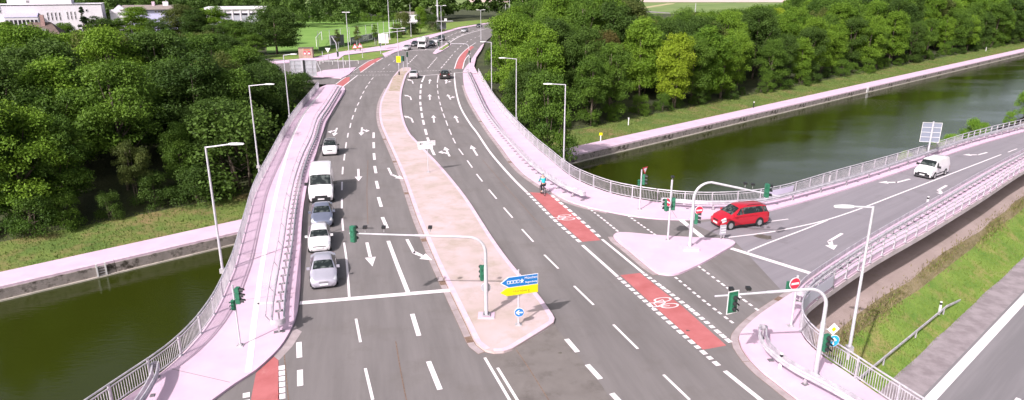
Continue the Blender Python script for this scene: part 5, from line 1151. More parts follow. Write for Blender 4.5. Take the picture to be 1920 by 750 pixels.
# undergrowth along the wood edges and by the bridge ends
UNDER = []; UT = []
for side, rng_t, n_ in (('left', (-112, -52), 15), ('right', (-34, 240), 44)):
    for k in range(n_):
        t = rng_t[0]+(rng_t[1]-rng_t[0])*(k+random.uniform(0.1, 0.9))/n_; s = random.uniform(10.5, 12.5)
        P = K(t, s, height(t, s))
        if not clear(P, 2): continue
        kd = random.choice(['mid', 'dark', 'dark', 'mid'])
        UNDER.append((proj(P)[0], kd, side)); UT.append(None)
        UT[-1] = tree(P, random.uniform(1.8, 4.4), random.choice((BUSH, BUSH2)), kd, 'bush', 'bushes along the wood edges', 'bush', 'bush', random.uniform(0.8, 1.2))
G_ = {}
for (x, kd, side), t in zip(UNDER, UT): G_.setdefault((KIND_WORDS[kd], side, (zone_right if side == 'right' else zone_left)(x)), []).append((x, t))
for (kw, side, zn), M2 in G_.items():
    M2.sort(key=lambda q: q[0])
    for i, (x, t) in enumerate(M2): t['label'] = '%s bush%s below the %s wood, %s' % (kw, '' if len(M2) == 1 else ', '+ORD[min(i, 14)]+',', side, zn)
for px, py, yt, pr, kd, lab, fat in ((575, 178, 138, BUSH, 'dark', 'dense dark bush at the far end of the left railing', 1.25), (548, 200, 150, BUSH2, 'dark', 'dark bush below the left railing, beside the third lamp', 1.2), (520, 205, 150, BUSH, 'mid', 'green bush under the trees behind the left railing', 1.2), (490, 262, 190, BUSH2, 'dark', 'shadowed bush behind the left railing between the two nearer lamps', 1.2),
        (899, 122, 88, BUSH, 'mid', 'round green bush at the far end of the right pavement', 0.8), (922, 150, 92, PROTO[0], 'mid', 'green tree close behind the far end of the right railing', 0.75), (946, 186, 112, PROTO[3], 'dark', 'dark green tree below the right railing near the farthest lamp', 0.75), (985, 222, 130, PROTO[5], 'mid', 'green tree outside the right railing by the middle lamp', 0.75),
        (925, 92, 62, BUSH, 'light', 'light green bush at the road bend behind the far pavement', 1.0), (962, 78, 46, BUSH2, 'mid', 'green bush at the bend where the road disappears', 1.1)):
    P0 = G(px, py); P = P0+Vector((-3.0 if px < 700 else 3.2, 0.6, 0)); P.z = ground_z(P)
    tree(P, max(1.5, top_z(P, yt)-P.z), pr, kd, lab, None, 'tree' if ' tree ' in lab[:18] else 'bush', 'tree' if ' tree ' in lab[:18] else 'bush', fat)
for px, py, yt, pr, lab, fat in ((1690, 308, 282, BUSH2, 'small round shrub behind the ramp railing, left of the lattice sign', 0.75), (1752, 285, 264, BUSH2, 'low shrub behind the ramp railing, right of the lattice sign', 1.3), (1778, 282, 252, BUSH, 'low bright shrub between two bigger ones behind the ramp railing', 1.2), (1815, 275, 222, BUSH, 'tall fresh green shrub behind the ramp railing above the water', 0.75), (1838, 268, 228, BUSH2, 'leafy green shrub touching the tall one behind the ramp railing', 0.8), (1888, 252, 208, BUSH2, 'fresh green shrub behind the ramp railing near the right edge', 0.8), (1918, 245, 172, BUSH, 'tallest shrub at the right edge of the photo by the water', 0.8), (1950, 240, 180, BUSH2, 'green shrub just past the right edge beside the water', 0.9)):
    P = G(px, py, -6.0); q = ts(P); P = K(q[0], -34.3, 0)
    d = ray(px, py); lam = (P-Vector((0, 0, CAM_H))).length; P = by_s(px, -34.6); P.z = -8.0
    tree(P, top_z(P, yt)-P.z, pr, 'fresh', lab, None, 'shrub', 'shrub', fat)
# bare tree with thin pale stem, pitch trees
for px, py, yt, pr, kd, lab, fat in ((789, 62, 10, PROTO[1], 'light', 'round green tree beside the bus shelter', 0.75), (757, 66, 22, BUSH, 'olive', 'loose olive bush by the pitch fence, left of the round tree', 0.9), (775, 64, 40, BUSH2, 'dark', 'dark low bush at the foot of the round tree', 1.0), (812, 58, 28, BUSH, 'dark', 'dark bush just left of the bus shelter', 1.1), (742, 72, 48, BUSH2, 'mid', 'green bush at the pitch corner near the tall floodlight pole', 0.9)):
    P = G(px, py, -0.2); tree(P, cap_height(P, yt), pr, kd, lab, None, 'tree' if 'tree' in lab[:16] else 'bush', 'tree' if 'tree' in lab[:16] else 'bush', fat)
for px, py, yt, kd, lab in ((633, 92, 54, 'olive', 'staked young tree in front of the two tone poster board'), (672, 89, 48, 'olive', 'reddish young tree in the middle of the verge by the pitch'), (705, 84, 45, 'mid', 'staked young tree at the right end of the poster row')):
    P = G(px, py, -0.05); t = tree(P, cap_height(P, yt), SAPL, kd, lab, None, 'young tree', 'young_tree', 1.0)
    MB().tube([(0.3, 0, 0), (0.3, 0, 1.9)], 0.05, 6).tube([(-0.3, 0, 0), (-0.3, 0, 1.9)], 0.05, 6).build('stake', POLE, t)
# far wood behind the pitch and the road: one mass, built from small crowns
def far_wood(name, spots, seeds):
    Vs = []; Fs = []; Ts = []; o = 0
    for (x, y, z, h_, r_), sd_ in zip(spots, seeds):
        g = np.random.default_rng(sd_); k = 900
        nc = 16; u = g.uniform(0.15, 0.95, nc); th = g.uniform(0, 6.28, nc); rr = r_*np.sqrt(g.uniform(0.1, 1, nc))*np.sqrt(np.clip(1-(2*u-0.8)**2/1.5, 0.05, 1))
        cc = np.stack([rr*np.cos(th), rr*np.sin(th), u*h_], 1); ci = g.integers(0, nc, k)
        z_ = g.uniform(-0.4, 1, k); ph = g.uniform(0, 6.28, k); q = np.sqrt(1-z_*z_); dd = np.stack([q*np.cos(ph), q*np.sin(ph), z_], 1)
        p = cc[ci]+dd*(r_*0.42)*g.uniform(0.6, 1.1, k)[:, None]; nn = dd+g.normal(size=(k, 3))*0.5+np.array([0, 0, .3])
        tn = np.clip(g.uniform(0, 0.9)+g.uniform(-0.2, 0.3, nc)[ci]+g.normal(0, 0.15, k), 0, 1)
        V, F, T = cards(p+np.array([x, y, z]), nn, g.uniform(0.7, 1.5, k)*h_/15, tn); Vs.append(V); Fs.append(F+o); Ts.append(T); o += len(V)
    me = leaf_mesh(name, np.concatenate(Vs), np.concatenate(Fs), np.concatenate(Ts)); me.materials[0] = LEAF['mid'] if 'bright' in name else LEAF['dark']
    return stuff(put(name, me))
rw = random.Random(3); sp = []
for row, Y in enumerate((352, 366, 382, 402)):
    for X in np.arange(-300, 40, 8.5):
        x = X*Y/350+rw.uniform(-2, 2); y = Y+rw.uniform(-4, 4); px, _ = proj((x, y, 0))
        if 850 < px < 975 and row < 2: continue
        sp.append((x, y, -0.4, rw.uniform(13, 19)+row*2, rw.uniform(4.2, 5.8)))
for X in np.arange(-250, -62, 8):                            # behind the buildings
    for Y in (300, 318): sp.append((X*1.1+rw.uniform(-2, 2), Y+rw.uniform(-5, 5), -0.4, rw.uniform(11, 15), rw.uniform(4, 5.5)))
far_wood('distant_wood', sp, range(100, 100+len(sp)))
sp = []
for s in (62, 78, 95, 115, 140):
    for t in np.arange(150 if s < 110 else 60, 520, 9):
        P = K(t+rw.uniform(-3, 3), s+rw.uniform(-3, 3), -0.4); x, y = proj(P)
        if x < 985 or x > 2050: continue
        Hc = cap_height(P, skyline_right(x)+4); Ht = min(rw.uniform(13, 18)*1.1, Hc)
        if Ht > 3: sp.append((P.x, P.y, -0.4, Ht, rw.uniform(4, 5.4)))
for X in np.arange(12, 190, 9):
    for Y in (232, 250, 270, 300):
        x = X*Y/240+rw.uniform(-2, 2); P = Vector((x, Y+rw.uniform(-5, 5), -0.4)); px, _ = proj(P)
        if px < 985 or px > 1200 or not clear(P, 6): continue
        sp.append((P.x, P.y, -0.4, min(17, max(4, cap_height(P, skyline_right(px)))), 4.8))
far_wood('distant_bright_wood', sp, range(900, 900+len(sp)))
sp = [(x+rw.uniform(-.4, .4), 346+rw.uniform(-1.5, 1.5)+(-2 if x > -80 else 0), -0.5, rw.uniform(2.6, 4.4), rw.uniform(1.8, 2.6)) for x in np.arange(-126, -50, 2.2)]
far_wood('far_bright_hedge', sp, range(1500, 1500+len(sp)))
# grass blades and weeds close to the camera, on the banks
def blades(name, n_, pick, h_, m, wid=0.05):
    V = []; g = random.Random(5)
    for _ in range(n_):
        P = pick(g)
        if P is None: continue
        a = g.uniform(0, 6.28); hh = h_*g.uniform(0.4, 1.3); lx, ly = g.uniform(-.5, .5)*hh, g.uniform(-.5, .5)*hh; ww = wid*g.uniform(0.6, 1.6)
        V += [(P.x-ww*math.cos(a), P.y-ww*math.sin(a), P.z), (P.x+ww*math.cos(a), P.y+ww*math.sin(a), P.z), (P.x+lx+ww*.3, P.y+ly, P.z+hh), (P.x+lx-ww*.3, P.y+ly, P.z+hh)]
    V = np.array(V); F = np.arange(len(V)).reshape(-1, 4)
    me = leaf_mesh(name, V, F, np.random.default_rng(2).uniform(0, 1, len(F))); me.materials[0] = m; return stuff(put(name, me))
def pick_near(g): t = g.uniform(-95, 75); s = g.uniform(-56.75, -53.3); return K(t, s, height(t, s)-0.02)
def pick_weed(g): t = g.uniform(-95, 75); s = -53.6+g.gauss(0, 0.32); return K(t, s, height(t, s)-0.03)
def pick_bank(g):
    t = g.uniform(-118, 150) if g.random() < 0.8 else g.uniform(150, 260); s = g.uniform(3.75, 11.5)
    if -62 < t < -42: return None
    return K(t, s, height(t, s)-0.02)
blades('verge_grass', 60000, pick_near, 0.11, LEAF['grass'], 0.022); blades('verge_weeds', 15000, pick_weed, 0.20, LEAF['weed'], 0.03)
blades('bank_grass', 45000, pick_bank, 0.17, LEAF['dry'], 0.045)

# ------------------------------------------------------------------ beyond the bridge: pitch, verge, fields
struct(MB().slab(pxs([(500, 100), (500, 34), (640, 33), (760, 37), (772, 47), (735, 64), (655, 88), (600, 93)], -0.16), None, -0.16).build('sports_pitch', PITCHM))
struct(MB().slab(pxs([(470, 121), (590, 106), (636, 97), (680, 91), (740, 82), (778, 71), (833, 58.5), (860, 50.5), (907, 43), (955, 36), (950, 33.5), (880, 39), (800, 46), (735, 64), (655, 87), (600, 94), (500, 104)], -0.1), None, -0.1).build('verge', GRASS))
struct(MB().slab(pxs([(627, 112), (645, 104.5), (700, 97.5), (741, 93.5), (748, 94), (722, 104), (700, 111), (672, 113)], 0.03), -0.02, 0.05).build('verge_island', GRASS))
struct(MB().slab(pxs([(880, 4), (1700, 4), (1700, -3), (880, -3)], -0.2), None, -0.2).build('stubble_field', FIELD))
struct(MB().slab(pxs([(1150, 26), (1500, 26), (1500, 4.5), (1150, 4.5)], -0.25), None, -0.25).build('far_meadow', MEADOW))
struct(MB().slab(pxs([(1195, 18), (1262, 7.5), (1266, 6), (1250, 6.5), (1195, 15)], -0.2), None, -0.2).build('field_track', mat('field_track_soil', (0.42, 0.37, 0.2), 0.95)))
struct(MB().slab(pxs([(1198, 22), (1256, 25.5), (1256, 24), (1198, 19.5)], -0.2), None, -0.15).build('far_lane', SHOULD))
def goal(label, a, b, ytop):
    A, B = G(*a, -0.16), G(*b, -0.16); t = thing('football_goal', label, 'goal', A); d = B-A; H = top_z(A, ytop)+0.16
    for p in ((0, 0, 0), d): MB().tube([Vector(p), Vector(p)+Vector((0, 0, H))], 0.09, 8).build('upright', WHITE, t)
    MB().tube([Vector((0, 0, H)), d+Vector((0, 0, H))], 0.09, 8).build('crossbar', WHITE, t)
    n_ = MB()
    for k in range(13): q = d*(k/12); n_.tube([q+Vector((0, 0, H)), q+Vector((0, 1.6, 0))], 0.012, 4)
    stuff(n_.build('net', SBACK, t))
goal('white football goal at the far end of the pitch', (669.5, 39), (696.5, 38), 27)
goal('football goal near the left edge of the pitch beside the dark tree', (594, 88), (604, 75), 70)
# ball-stop fence
fp = even(pxs([(598, 95), (640, 88), (690, 78), (738, 66), (770, 52)]), 0.5); O = fp[0]+Vector((0, 0, -0.15)); t = thing('net_fence', 'tall ball stop fence with thin pale posts along the pitch', 'fence', O)
for p in even([q-fp[0] for q in fp], 6.2): MB().tube([p, p+Vector((0, 0, 5.4))], 0.06, 6).build('post', POLE, t)
for h_ in (0.1, 5.3): MB().tube([q-fp[0]+Vector((0, 0, h_)) for q in fp[::8]], 0.02, 4).build('wire', POLE, t)
MB().sweep([q-fp[0] for q in fp[::8]], [(-.01, 0.1), (.01, 0.1), (.01, 1.1), (-.01, 1.1)]).build('mesh', mat('green_mesh', (0.10, 0.2, 0.06), 0.8), t)
# floodlight and other tall poles
for (bx, by), yt, r_, lab in (((731, 74), -25, 0.14, 'tall pale floodlight pole at the near right corner of the pitch'), ((599, 30), -30, 0.12, 'floodlight pole behind the far left corner of the pitch'), ((771, 68), 8, 0.10, 'slim pole between the round tree and the pitch'), ((821, 40), -25, 0.45, 'thick white mast rising behind the bus shelter'), ((320, 60), -30, 0.16, 'leaning white mast in front of the pale blue house'), ((82, 60), -30, 0.12, 'thin dark mast in front of the white modern building'),
                              ((948, 42), 8, 0.12, 'grey pole at the far bend of the road'), ((955, 38), -10, 0.12, 'slim pole behind the grey one at the far bend'), ((1303, 30), 6, 0.25, 'white post among the treetops before the far meadow')):
    B = G(bx, by); t = thing('tall_pole', lab, 'pole', B); MB().tube([(0, 0, -0.5), (0, 0, max(3, top_z(B, yt)))], r_, 8, r_*0.6).build('pole', POLE if 'dark' not in lab else STEELD, t, smooth=True); MB().box((0, 0, 0.1), (r_*4, r_*4, 0.3)).build('footing', CONC, t)
def double_lamp(label, base, top, wd=1.4):
    B = G(*base); H = top_z(B, top[1]); t = thing('street_lamp', label, 'street lamp', B, group='street lamps beyond the bridge')
    MB().tube([(0, 0, 0), (0, 0, H)], 0.1, 8, 0.06).build('pole', POLE, t, smooth=True)
    MB().tube([(-wd*0.6, 0, H+0.1), (0, 0, H-0.05), (wd*0.6, 0, H+0.1)], 0.05, 6).build('arm', POLE, t)
    for sg in (-1, 1): MB().box((sg*wd*0.75, 0, H+0.12), (0.85, 0.3, 0.14)).build('lamp_head', LAMPW, t)
double_lamp('street lamp with two heads above the yellow sign at the far junction', (747.5, 112), (743, 53.5), 2.0)
double_lamp('tall street lamp on the far island beside the motorhome', (829, 92), (826, 11)); double_lamp('street lamp at the right of the far road near the bend', (902, 75), (901, 19))
double_lamp('slim pale street lamp in front of the pitch', (656.5, 131), (650, 24), 0.5)
# poster kiosk, big sign back, poster boards, warning boards
B = G(575, 110, -0.1); t = thing('poster_kiosk', 'beige poster kiosk with two red framed notices beside the dark tree', 'kiosk', B, 0.12)
MB().box((0, 0, 1.3), (3.3, 2.0, 2.6)).build('body', mat('kiosk_beige', (0.42, 0.31, 0.24), 0.8, col2=(0.34, 0.24, 0.2), scale=1.5), t); MB().box((0, 0, 2.66), (3.5, 2.2, 0.12)).build('roof', BARK, t)
for x in (-0.15, 0.85): MB().box((x, -1.03, 1.45), (0.6, 0.06, 0.9)).build('notice', SRED, t); MB().box((x, -1.07, 1.35), (0.36, 0.03, 0.4)).build('notice_paper', WHITE, t)
MB().box((0.35, -1.02, 2.25), (1.5, 0.04, 0.2)).build('header_strip', mat('kiosk_orange', (0.45, 0.12, 0.05), 0.7), t)
B = G(571, 150, 0.0); t = thing('large_sign_back', 'large grey sign seen from behind over the dark bush at the left bridge end', 'road sign', B, 0.08)
H = top_z(B, 112.5); Wd = 4.9
MB().box((0, 0, H-1.55), (Wd, 0.06, 3.1)).build('panel', SBACK, t)
for k in range(5): MB().box((0, -0.06, H-0.06-0.74*k), (Wd, 0.08, 0.09)).build('frame_bar', POLE, t)
for x in (-1.65, 1.65, -2.42, 2.42): MB().box((x, -0.075, H-1.55), (0.1, 0.08, 3.08)).build('frame_upright', STEELD, t)
MB().box((-0.16, -0.14, H/2), (0.3, 0.2, H)).build('post', POLE, t); MB().box((0.16, -0.12, H/2), (0.3, 0.16, H)).build('post_painted_shade', BLACK, t)  # black box paints the post's shaded side
MB().tube([(2.5, -0.1, H-0.2), (3.5, -0.4, H-2.6)], 0.07, 6).build('brace', POLE, t)
def board(label, a, b, ytop, cols, n_):
    A, B = G(*a, -0.1), G(*b, -0.1); rz = math.atan2(B.y-A.y, B.x-A.x); W0 = (B-A).length; H = top_z(A, ytop)+0.1; t = thing('poster_board', label, 'poster board', A, rz)
    for k in range(n_):
        x = W0*(k+0.5)/n_; MB().box((x, 0, H*0.58), (W0/n_*0.94, 0.08, H*0.8)).build('panel', cols[k % len(cols)], t)
        MB().box((x, -0.05, H*0.58), (W0/n_*0.7, 0.03, H*0.45)).build('poster', cols[(k+1) % len(cols)], t)
        g = random.Random(k+len(label))
        for q in range(3): MB().box((x+g.uniform(-.2, .2)*W0/n_, -0.075, H*(0.42+0.13*q)), (W0/n_*g.uniform(.2, .5), 0.02, H*0.06)).build('print', cols[(k+2+q) % len(cols)], t)
    for k in range(n_+1): MB().box((W0*k/n_, 0.08, H*0.5), (0.1, 0.1, H)).build('post', STEELD, t)
PB = [mat('poster_dark', (0.12, 0.13, 0.15), 0.6), mat('poster_grey', (0.45, 0.43, 0.48), 0.6), WHITE, mat('poster_lilac', (0.42, 0.38, 0.5), 0.6)]
board('two tone poster board standing on the pitch edge', (620, 91), (646, 88.5), 66, [PB[1], PB[0], PB[0]], 2)
board('row of poster panels along the pitch fence', (658, 86), (709, 74.5), 70, [PB[0], PB[1], PB[3], PB[2], PB[0]], 5)
for px, py, lab in ((666, 97, 'left of the two triangular warning signs on the verge'), (675.5, 96, 'right of the two triangular warning signs on the verge')):
    B = G(px, py, -0.1); t = thing('warning_sign', lab, 'road sign', B); MB().box((0, 0, 0.5), (0.22, 0.2, 1.0)).build('stand', BARK, t)
    MB().prism([(-0.8, 0.9), (0.8, 0.9), (0, 2.2)], 0.06, Matrix.Identity(4)).build('triangle', SRED, t); MB().prism([(-0.5, 1.07), (0.5, 1.07), (0, 1.85)], 0.04, Matrix.Translation((0, -0.04, 0))).build('triangle_face', WHITE, t); MB().box((0, -0.07, 1.3), (0.1, 0.02, 0.4)).build('mark', INK, t)
B = G(720, 92, 0.02); t = thing('white_sign_back', 'white rectangular sign on two posts beside the far signal mast', 'road sign', B, 0.1); H = top_z(B, 63)
MB().box((0, 0, H-1.35), (2.7, 0.07, 2.6)).build('panel', WHITE, t); MB().box((0.55, -0.09, H/2), (0.2, 0.1, H)).build('post', STEELD, t); MB().box((-0.8, 0.09, H/2), (0.1, 0.1, H)).build('post', POLE, t)
# far signals and small signs
def far_mast(label, base, ytop, armend, side_head=True):
    B = G(*base, 0.1); H = top_z(B, ytop)-0.1; e = local(B, *armend); sg = 1 if e.x > 0 else -1; r = 1.0
    t = thing('signal_mast', label, 'traffic light', B, group='far signal masts')
    P = [Vector((0, 0, 0)), Vector((0, 0, H-r))]+[Vector((sg*r*(1-math.cos(a)), 0, H-r+r*math.sin(a))) for a in [math.pi/2*k/5 for k in range(1, 6)]]+[Vector((e.x, 0, max(H, e.z)))]
    MB().tube(P, 0.10, 8, 0.06).build('pole', POLE, t, smooth=True)
    signal_head(t, Vector((e.x, -0.1, max(H, e.z))), 0.0 if 'right' in label else math.pi, 1.0); signal_head(t, Vector((0.0, -0.2, 2.4)), 0.0 if 'right' in label else math.pi, 1.0)
far_mast('far signal mast on the verge left of the motorhome, arm to the right', (714, 101), 62, (761, 57))
far_mast('far signal mast right of the road with its arm reaching left', (880, 118), 82, (842, 82))
def far_signal(label, base, ytop, extra=None, n_=1):
    B = G(*base, 0.12); H = top_z(B, ytop)-0.12; t = thing('pole_signal', label, 'traffic light', B, group='far pole signals')
    MB().tube([(0, 0, 0), (0, 0, H)], 0.06, 8).build('pole', POLE, t, smooth=True)
    for k in range(n_): signal_head(t, Vector((0.1-0.3*k, -0.1, H-0.6)), (0, math.pi)[k], 1.15)
    return t, B, H
far_signal('far signal on the median tip beside the yellow sign', (757, 134), 104, n_=2)
far_signal('slim far signal on the tip of the median right of the yellow sign', (764, 129), 96.5); far_signal('far signal on the small far island in front of the motorhome', (822.5, 98), 78)
t, B, H = far_signal('far signal at the left corner by the pale junction island', (635, 132), 96)
MB().tube([(0, 0, H), (-0.1, 0, H+1.6), (-0.9, 0, H+3.0)], 0.09, 8).build('bent_top', POLE, t, smooth=True)
far_signal('far signal with white cap at the right pavement corner', (881, 130), 107)
for px, py, yt, lab in ((606, 118, 97, 'bare pale post left of the triangular sign back at the side street'), (645, 136, 108, 'thin post on the junction island near the red crossing'), (680, 108, 84, 'bent pale post on the green verge island')):
    B = G(px, py, 0.1); t = thing('bare_post', lab, 'post', B); MB().tube([(0, 0, 0), (0, 0, top_z(B, yt))], 0.07, 8).build('pole', POLE, t, smooth=True); MB().box((0, 0, 0.05), (0.3, 0.3, 0.1)).build('footing', CONC, t)
B = G(617, 122, 0.0); t = thing('yield_sign', 'white triangular sign back on a grey post at the side street', 'road sign', B); H = top_z(B, 90); MB().tube([(0, 0, 0), (0, 0, H)], 0.06, 8).build('pole', STEELD, t); MB().prism([(-0.6, 0), (0, -1.0), (0.6, 0)], 0.05, Matrix.Translation((0, -0.1, H))).build('triangle', WHITE, t)
B = G(748.5, 140.5, 0.12); t = thing('yellow_sign', 'yellow sign board with a small figure on the far tip of the median', 'road sign', B); H = top_z(B, 107)
MB().tube([(0, 0, 0), (0, 0, H)], 0.06, 8).build('pole', POLE, t); MB().box((0, -0.08, H-0.55), (0.85, 0.05, 1.25)).build('board', SYEL, t); MB().prism([(-0.1, -0.2), (0.05, -0.2), (0.15, 0.05), (0, 0.25), (-0.12, 0.1)], 0.03, Matrix.Translation((0, -0.12, H-0.55))).build('figure', INKY, t)
MB().box((0.0, 0, 0.35), (0.25, 0.25, 0.7)).build('dark_base', BLACK, t)
# guard tube at the left junction corner
P = curve([(600, 121), (648, 121), (672, 120)]); t = thing('tube_barrier', 'low white tube barrier at the side street corner', 'barrier', P[0])
MB().tube([p-P[0]+Vector((0, 0, 0.8)) for p in P], 0.05, 6).build('rail', LAMPW, t)
for p in even([q-P[0] for q in P], 3.5): MB().box(p+Vector((0, 0, 0.4)), (0.08, 0.08, 0.8)).build('post', LAMPW, t)
# bus shelter
TINTP = mat('shelter_glass', (0.2, 0.22, 0.22), 0.15)
B = G(829, 57.5, 0.0); t = thing('bus_shelter', 'small glazed bus shelter with a pale roof and white box sign by the far pavement', 'bus shelter', B, 0.45); H = top_z(B, 40)
for x in (-1.9, 0, 1.9): MB().box((x, 0.6, H/2), (0.1, 0.1, H)).build('post', STEELD, t)
MB().box((0, 0.65, H*0.5), (3.8, 0.05, H*0.7)).build('glass_back', TINTP, t); MB().box((1.3, 0, H+0.06), (6.2, 1.7, 0.14)).build('roof', LAMPW, t); MB().box((1.6, 0, H+0.6), (0.9, 0.4, 0.9)).build('box_sign', WHITE, t); MB().box((0, 0.35, 0.5), (2.6, 0.4, 0.06)).build('bench', BARK, t)

# ------------------------------------------------------------------ buildings on the left
PLASTER = mat('white_plaster', (0.80, 0.74, 0.80), 0.85, col2=(0.74, 0.68, 0.75), scale=0.25); BLUEW = mat('pale_blue_plaster', (0.52, 0.50, 0.72), 0.85); ROOFT = mat('brown_roof_tiles', (0.11, 0.075, 0.065), 0.9, col2=(0.16, 0.115, 0.10), scale=1.2, bump=0.5, bscale=6); ROOFG = mat('grey_brown_roof', (0.22, 0.18, 0.17), 0.9, col2=(0.28, 0.23, 0.21), scale=1.0)
WIN = mat('window_dark', (0.035, 0.03, 0.04), 0.15); FRAME = mat('window_frame', (0.7, 0.66, 0.7), 0.5); TIN = mat('grey_panel', (0.42, 0.42, 0.48), 0.5)
class Bld:
    def __init__(s, name, label, x0, Y, rz, z=-0.4):
        p = at(x0, 60, Y); s.B = Vector((p.x, p.y, z)); s.rz = rz; s.t = thing(name, label, 'building', s.B, rz)
    def loc(s, px, py):                                       # picture point on the front wall -> (along wall, height)
        d = ray(px, py); e = Vector((math.cos(s.rz), math.sin(s.rz), 0)); n_ = Vector((-e.y, e.x, 0)); o = Vector((0, 0, CAM_H)); d = Vector(d)
        q = o+d*((s.B-o).dot(n_)/d.dot(n_)); return (q-s.B).dot(e), q.z-s.B.z
    def block(s, px0, px1, ytop, depth, m, nm='wall', setback=0.0, ybot=None):
        x0, _ = s.loc(px0, ytop); x1, z1 = s.loc(px1, ytop); z0 = s.loc(px0, ybot)[1] if ybot else 0
        return MB().box(((x0+x1)/2, depth/2+setback, (z0+z1)/2), (x1-x0, depth, z1-z0)).build(nm, m, s.t), x0, x1, z1
    def window(s, px0, py0, px1, py1, off=0.0, bars=1):
        x0, z1 = s.loc(px0, py0); x1, z0 = s.loc(px1, py1); w_ = s.t
        f = MB().box(((x0+x1)/2, -0.02+off, (z0+z1)/2), (x1-x0+0.24, 0.10, z1-z0+0.24)).build('window', FRAME, s.t)
        h_ = (z1-z0)/(bars+1)
        for k in range(bars+1): MB().box(((x0+x1)/2, -0.055+off, z0+h_*(k+0.5)), (x1-x0, 0.06, h_-0.12)).build('pane', WIN, f)
b = Bld('modern_building', 'large white modern building with tall narrow windows, behind the left wood', -20, 222, 0.46)
b.block(-20, 189, 9, 16, PLASTER); b.block(7, 129, -12, 9, PLASTER, 'upper_storey', 2.2)
_, x0, x1, z1 = b.block(-21, 190, 7.6, 16.4, FRAME, 'parapet', -0.2, 9.2)
for x in (87.5, 95, 102.5, 110): b.window(x, 23.5, x+4.6, 37.5)
for x in (124.5, 131.5, 139): b.window(x, 22, x+4.2, 36)
for x, y in ((153, 18), (160.5, 17.5)): b.window(x, y, x+3.6, y+4, bars=0)
b.window(155.5, 31.5, 159.5, 38); b.window(46, 1, 53, 6, 2.2, bars=2); b.window(-3, 12, 2, 24)
xa, za = b.loc(10, 26); xb, zb = b.loc(72, 26); zc = b.loc(10, 33)[1]
cs = MB().box(((xa+xb)/2, -1.6, zc/2), (xb-xa, 3.2, zc)).build('conservatory', FRAME, b.t)
MB().prism([(xa, zc), (xb, zc), (xb, zc+0.2), (xa, zc+0.2)], 3.3, Matrix.Translation((0, -1.6, 0))).build('conservatory_eave', TIN, b.t)
k = MB(); k.add([(xa, -3.3, zc+.2), (xb, -3.3, zc+.2), (xb, 0.1, za+.3), (xa, 0.1, za+.3)], [(0, 1, 2, 3)]); k.build('conservatory_roof', mat('lilac_glass', (0.45, 0.42, 0.62), 0.15), b.t)
for i in range(8):
    x = xa+(xb-xa)*(i+0.5)/8; MB().box((x, -3.22, zc*0.6), ((xb-xa)/8*0.66, 0.06, zc*0.62)).build('window_pane', WIN, cs)
b = Bld('roof_house', 'house with a steep dark brown roof and a chimney in front of the white building', 42, 188, 0.42)
x1, ze = b.loc(108, 62); _, zr = b.loc(70, 43); xr0, _ = b.loc(50, 44); xr1, _ = b.loc(90, 43)
MB().box((x1/2, 4, ze/2), (x1, 8, ze)).build('wall', PLASTER, b.t)
rf = MB(); rf.add([(-0.8, -0.8, ze-.3), (x1+.8, -0.8, ze-.3), (x1+.8, 8.8, ze-.3), (-0.8, 8.8, ze-.3), (xr0, 4, zr), (xr1, 4, zr)], [(0, 1, 5, 4), (1, 2, 5), (2, 3, 4, 5), (3, 0, 4), (3, 2, 1, 0)]); ro = rf.build('roof', ROOFT, b.t)
xc, zc = b.loc(75, 36); MB().box((xc, 3.0, (zr+zc)/2-0.3), (0.9, 0.9, zc-zr+2.6)).build('chimney', mat('chimney_brick', (0.34, 0.2, 0.19), 0.9, col2=(0.42, 0.27, 0.25), scale=3), ro)
xk, zk = b.loc(80, 56); MB().box((xk, 1.2, zk), (1.0, 0.8, 0.5)).build('skylight', WHITE, ro)
for px in (58, 70, 84, 96): b.window(px, 66, px+4, 72)
b = Bld('long_house', 'long white and pale blue house with a grey brown roof among the trees', 212, 240, 0.28)
x1, ze = b.loc(330, 17.5); _, zr = b.loc(270, 10); xg, _ = b.loc(243, 20)
MB().box((xg/2, 5, ze/2), (xg, 10, ze)).build('wall', PLASTER, b.t); MB().box(((xg+x1)/2, 5.2, ze/2), (x1-xg, 9.6, ze)).build('wall', BLUEW, b.t)
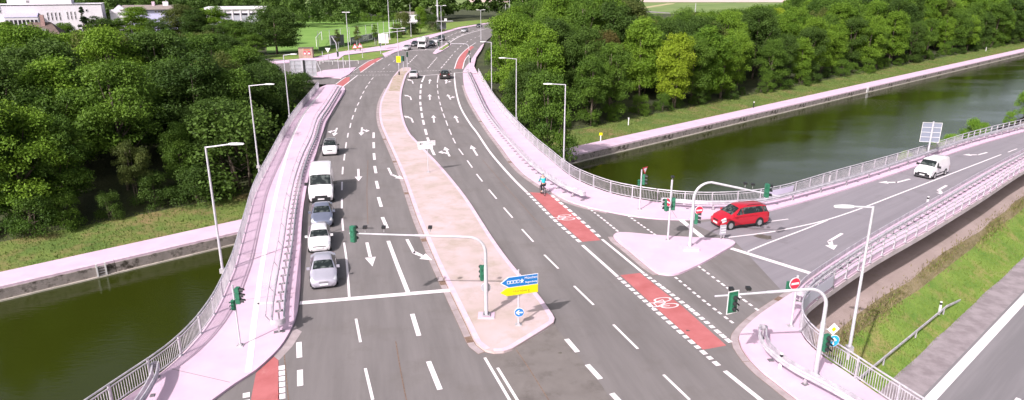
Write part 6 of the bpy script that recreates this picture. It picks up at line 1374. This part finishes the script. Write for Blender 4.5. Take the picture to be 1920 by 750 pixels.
MB().prism([(-0.2, ze-1.0), (xg+.2, ze-1.0), (xg/2, zr+0.2)], 1.5, Matrix.Translation((0, 0.6, 0))).build('gable', PLASTER, b.t)
rf = MB(); rf.add([(xg*0.5, -0.6, ze), (x1+.8, -0.6, ze), (x1+.8, 10.6, ze), (xg*0.5, 10.6, ze), (xg*0.5, 5, zr), (x1, 5, zr)], [(0, 1, 5, 4), (1, 2, 5), (2, 3, 4, 5), (3, 0, 4), (3, 2, 1, 0)]); ro = rf.build('roof', ROOFG, b.t)
for px in (282, 303, 308): xc, zc = b.loc(px, 5); MB().box((xc, 4.4, zr-0.2), (0.9, 0.9, zc-zr+1.8)).build('chimney', PLASTER if px > 290 else KERB, ro)
for px, py in ((301, 19.5), (301, 25.5), (317, 18.5), (290, 20), (296, 20)): b.window(px, py, px+3, py+3.6, 0.42 if px > 243 else 0, bars=0)
b = Bld('flat_hall', 'low white hall with a flat pale roof and grey panels between white columns', 385, 252, 0.30)
_, x0, x1, z1 = b.block(385, 496, 17, 14, PLASTER); _, zr = b.loc(440, 12.5)
MB().box(((x0+x1)/2, 7, z1+0.35), (x1-x0+0.8, 15, 0.7)).build('roof_slab', WHITE, b.t)
for k in range(7):
    xa, _ = b.loc(393+15*k, 30); xb, _ = b.loc(405+15*k, 30); zt = b.loc(400, 25)[1]; MB().box(((xa+xb)/2, -0.04, zt/2), (xb-xa, 0.1, zt)).build('grey_panel', TIN, b.t)
    MB().box((xb+(xb-xa)*0.12, -0.12, z1/2), ((xb-xa)*0.16, 0.26, z1)).build('column', WHITE, b.t); MB().box(((xa+xb)/2, -0.1, zt-0.4), (xb-xa-0.3, 0.08, 0.7)).build('window_strip', WIN, b.t)
B = at(767, 31, 330); b = Bld('white_house', 'small white house half hidden behind bushes beyond the pitch corner', 756, 330, 0.1)
b.block(750, 782, 27, 7, PLASTER); _, x0, x1, z1 = b.block(749, 783, 23, 8, ROOFG, 'roof', -0.3, 27); b.window(760, 30, 763, 34, bars=0); b.window(768, 30, 771, 34, bars=0)
print('objects', len(D.objects), 'left trees', cnt, 'right trees', cr_)
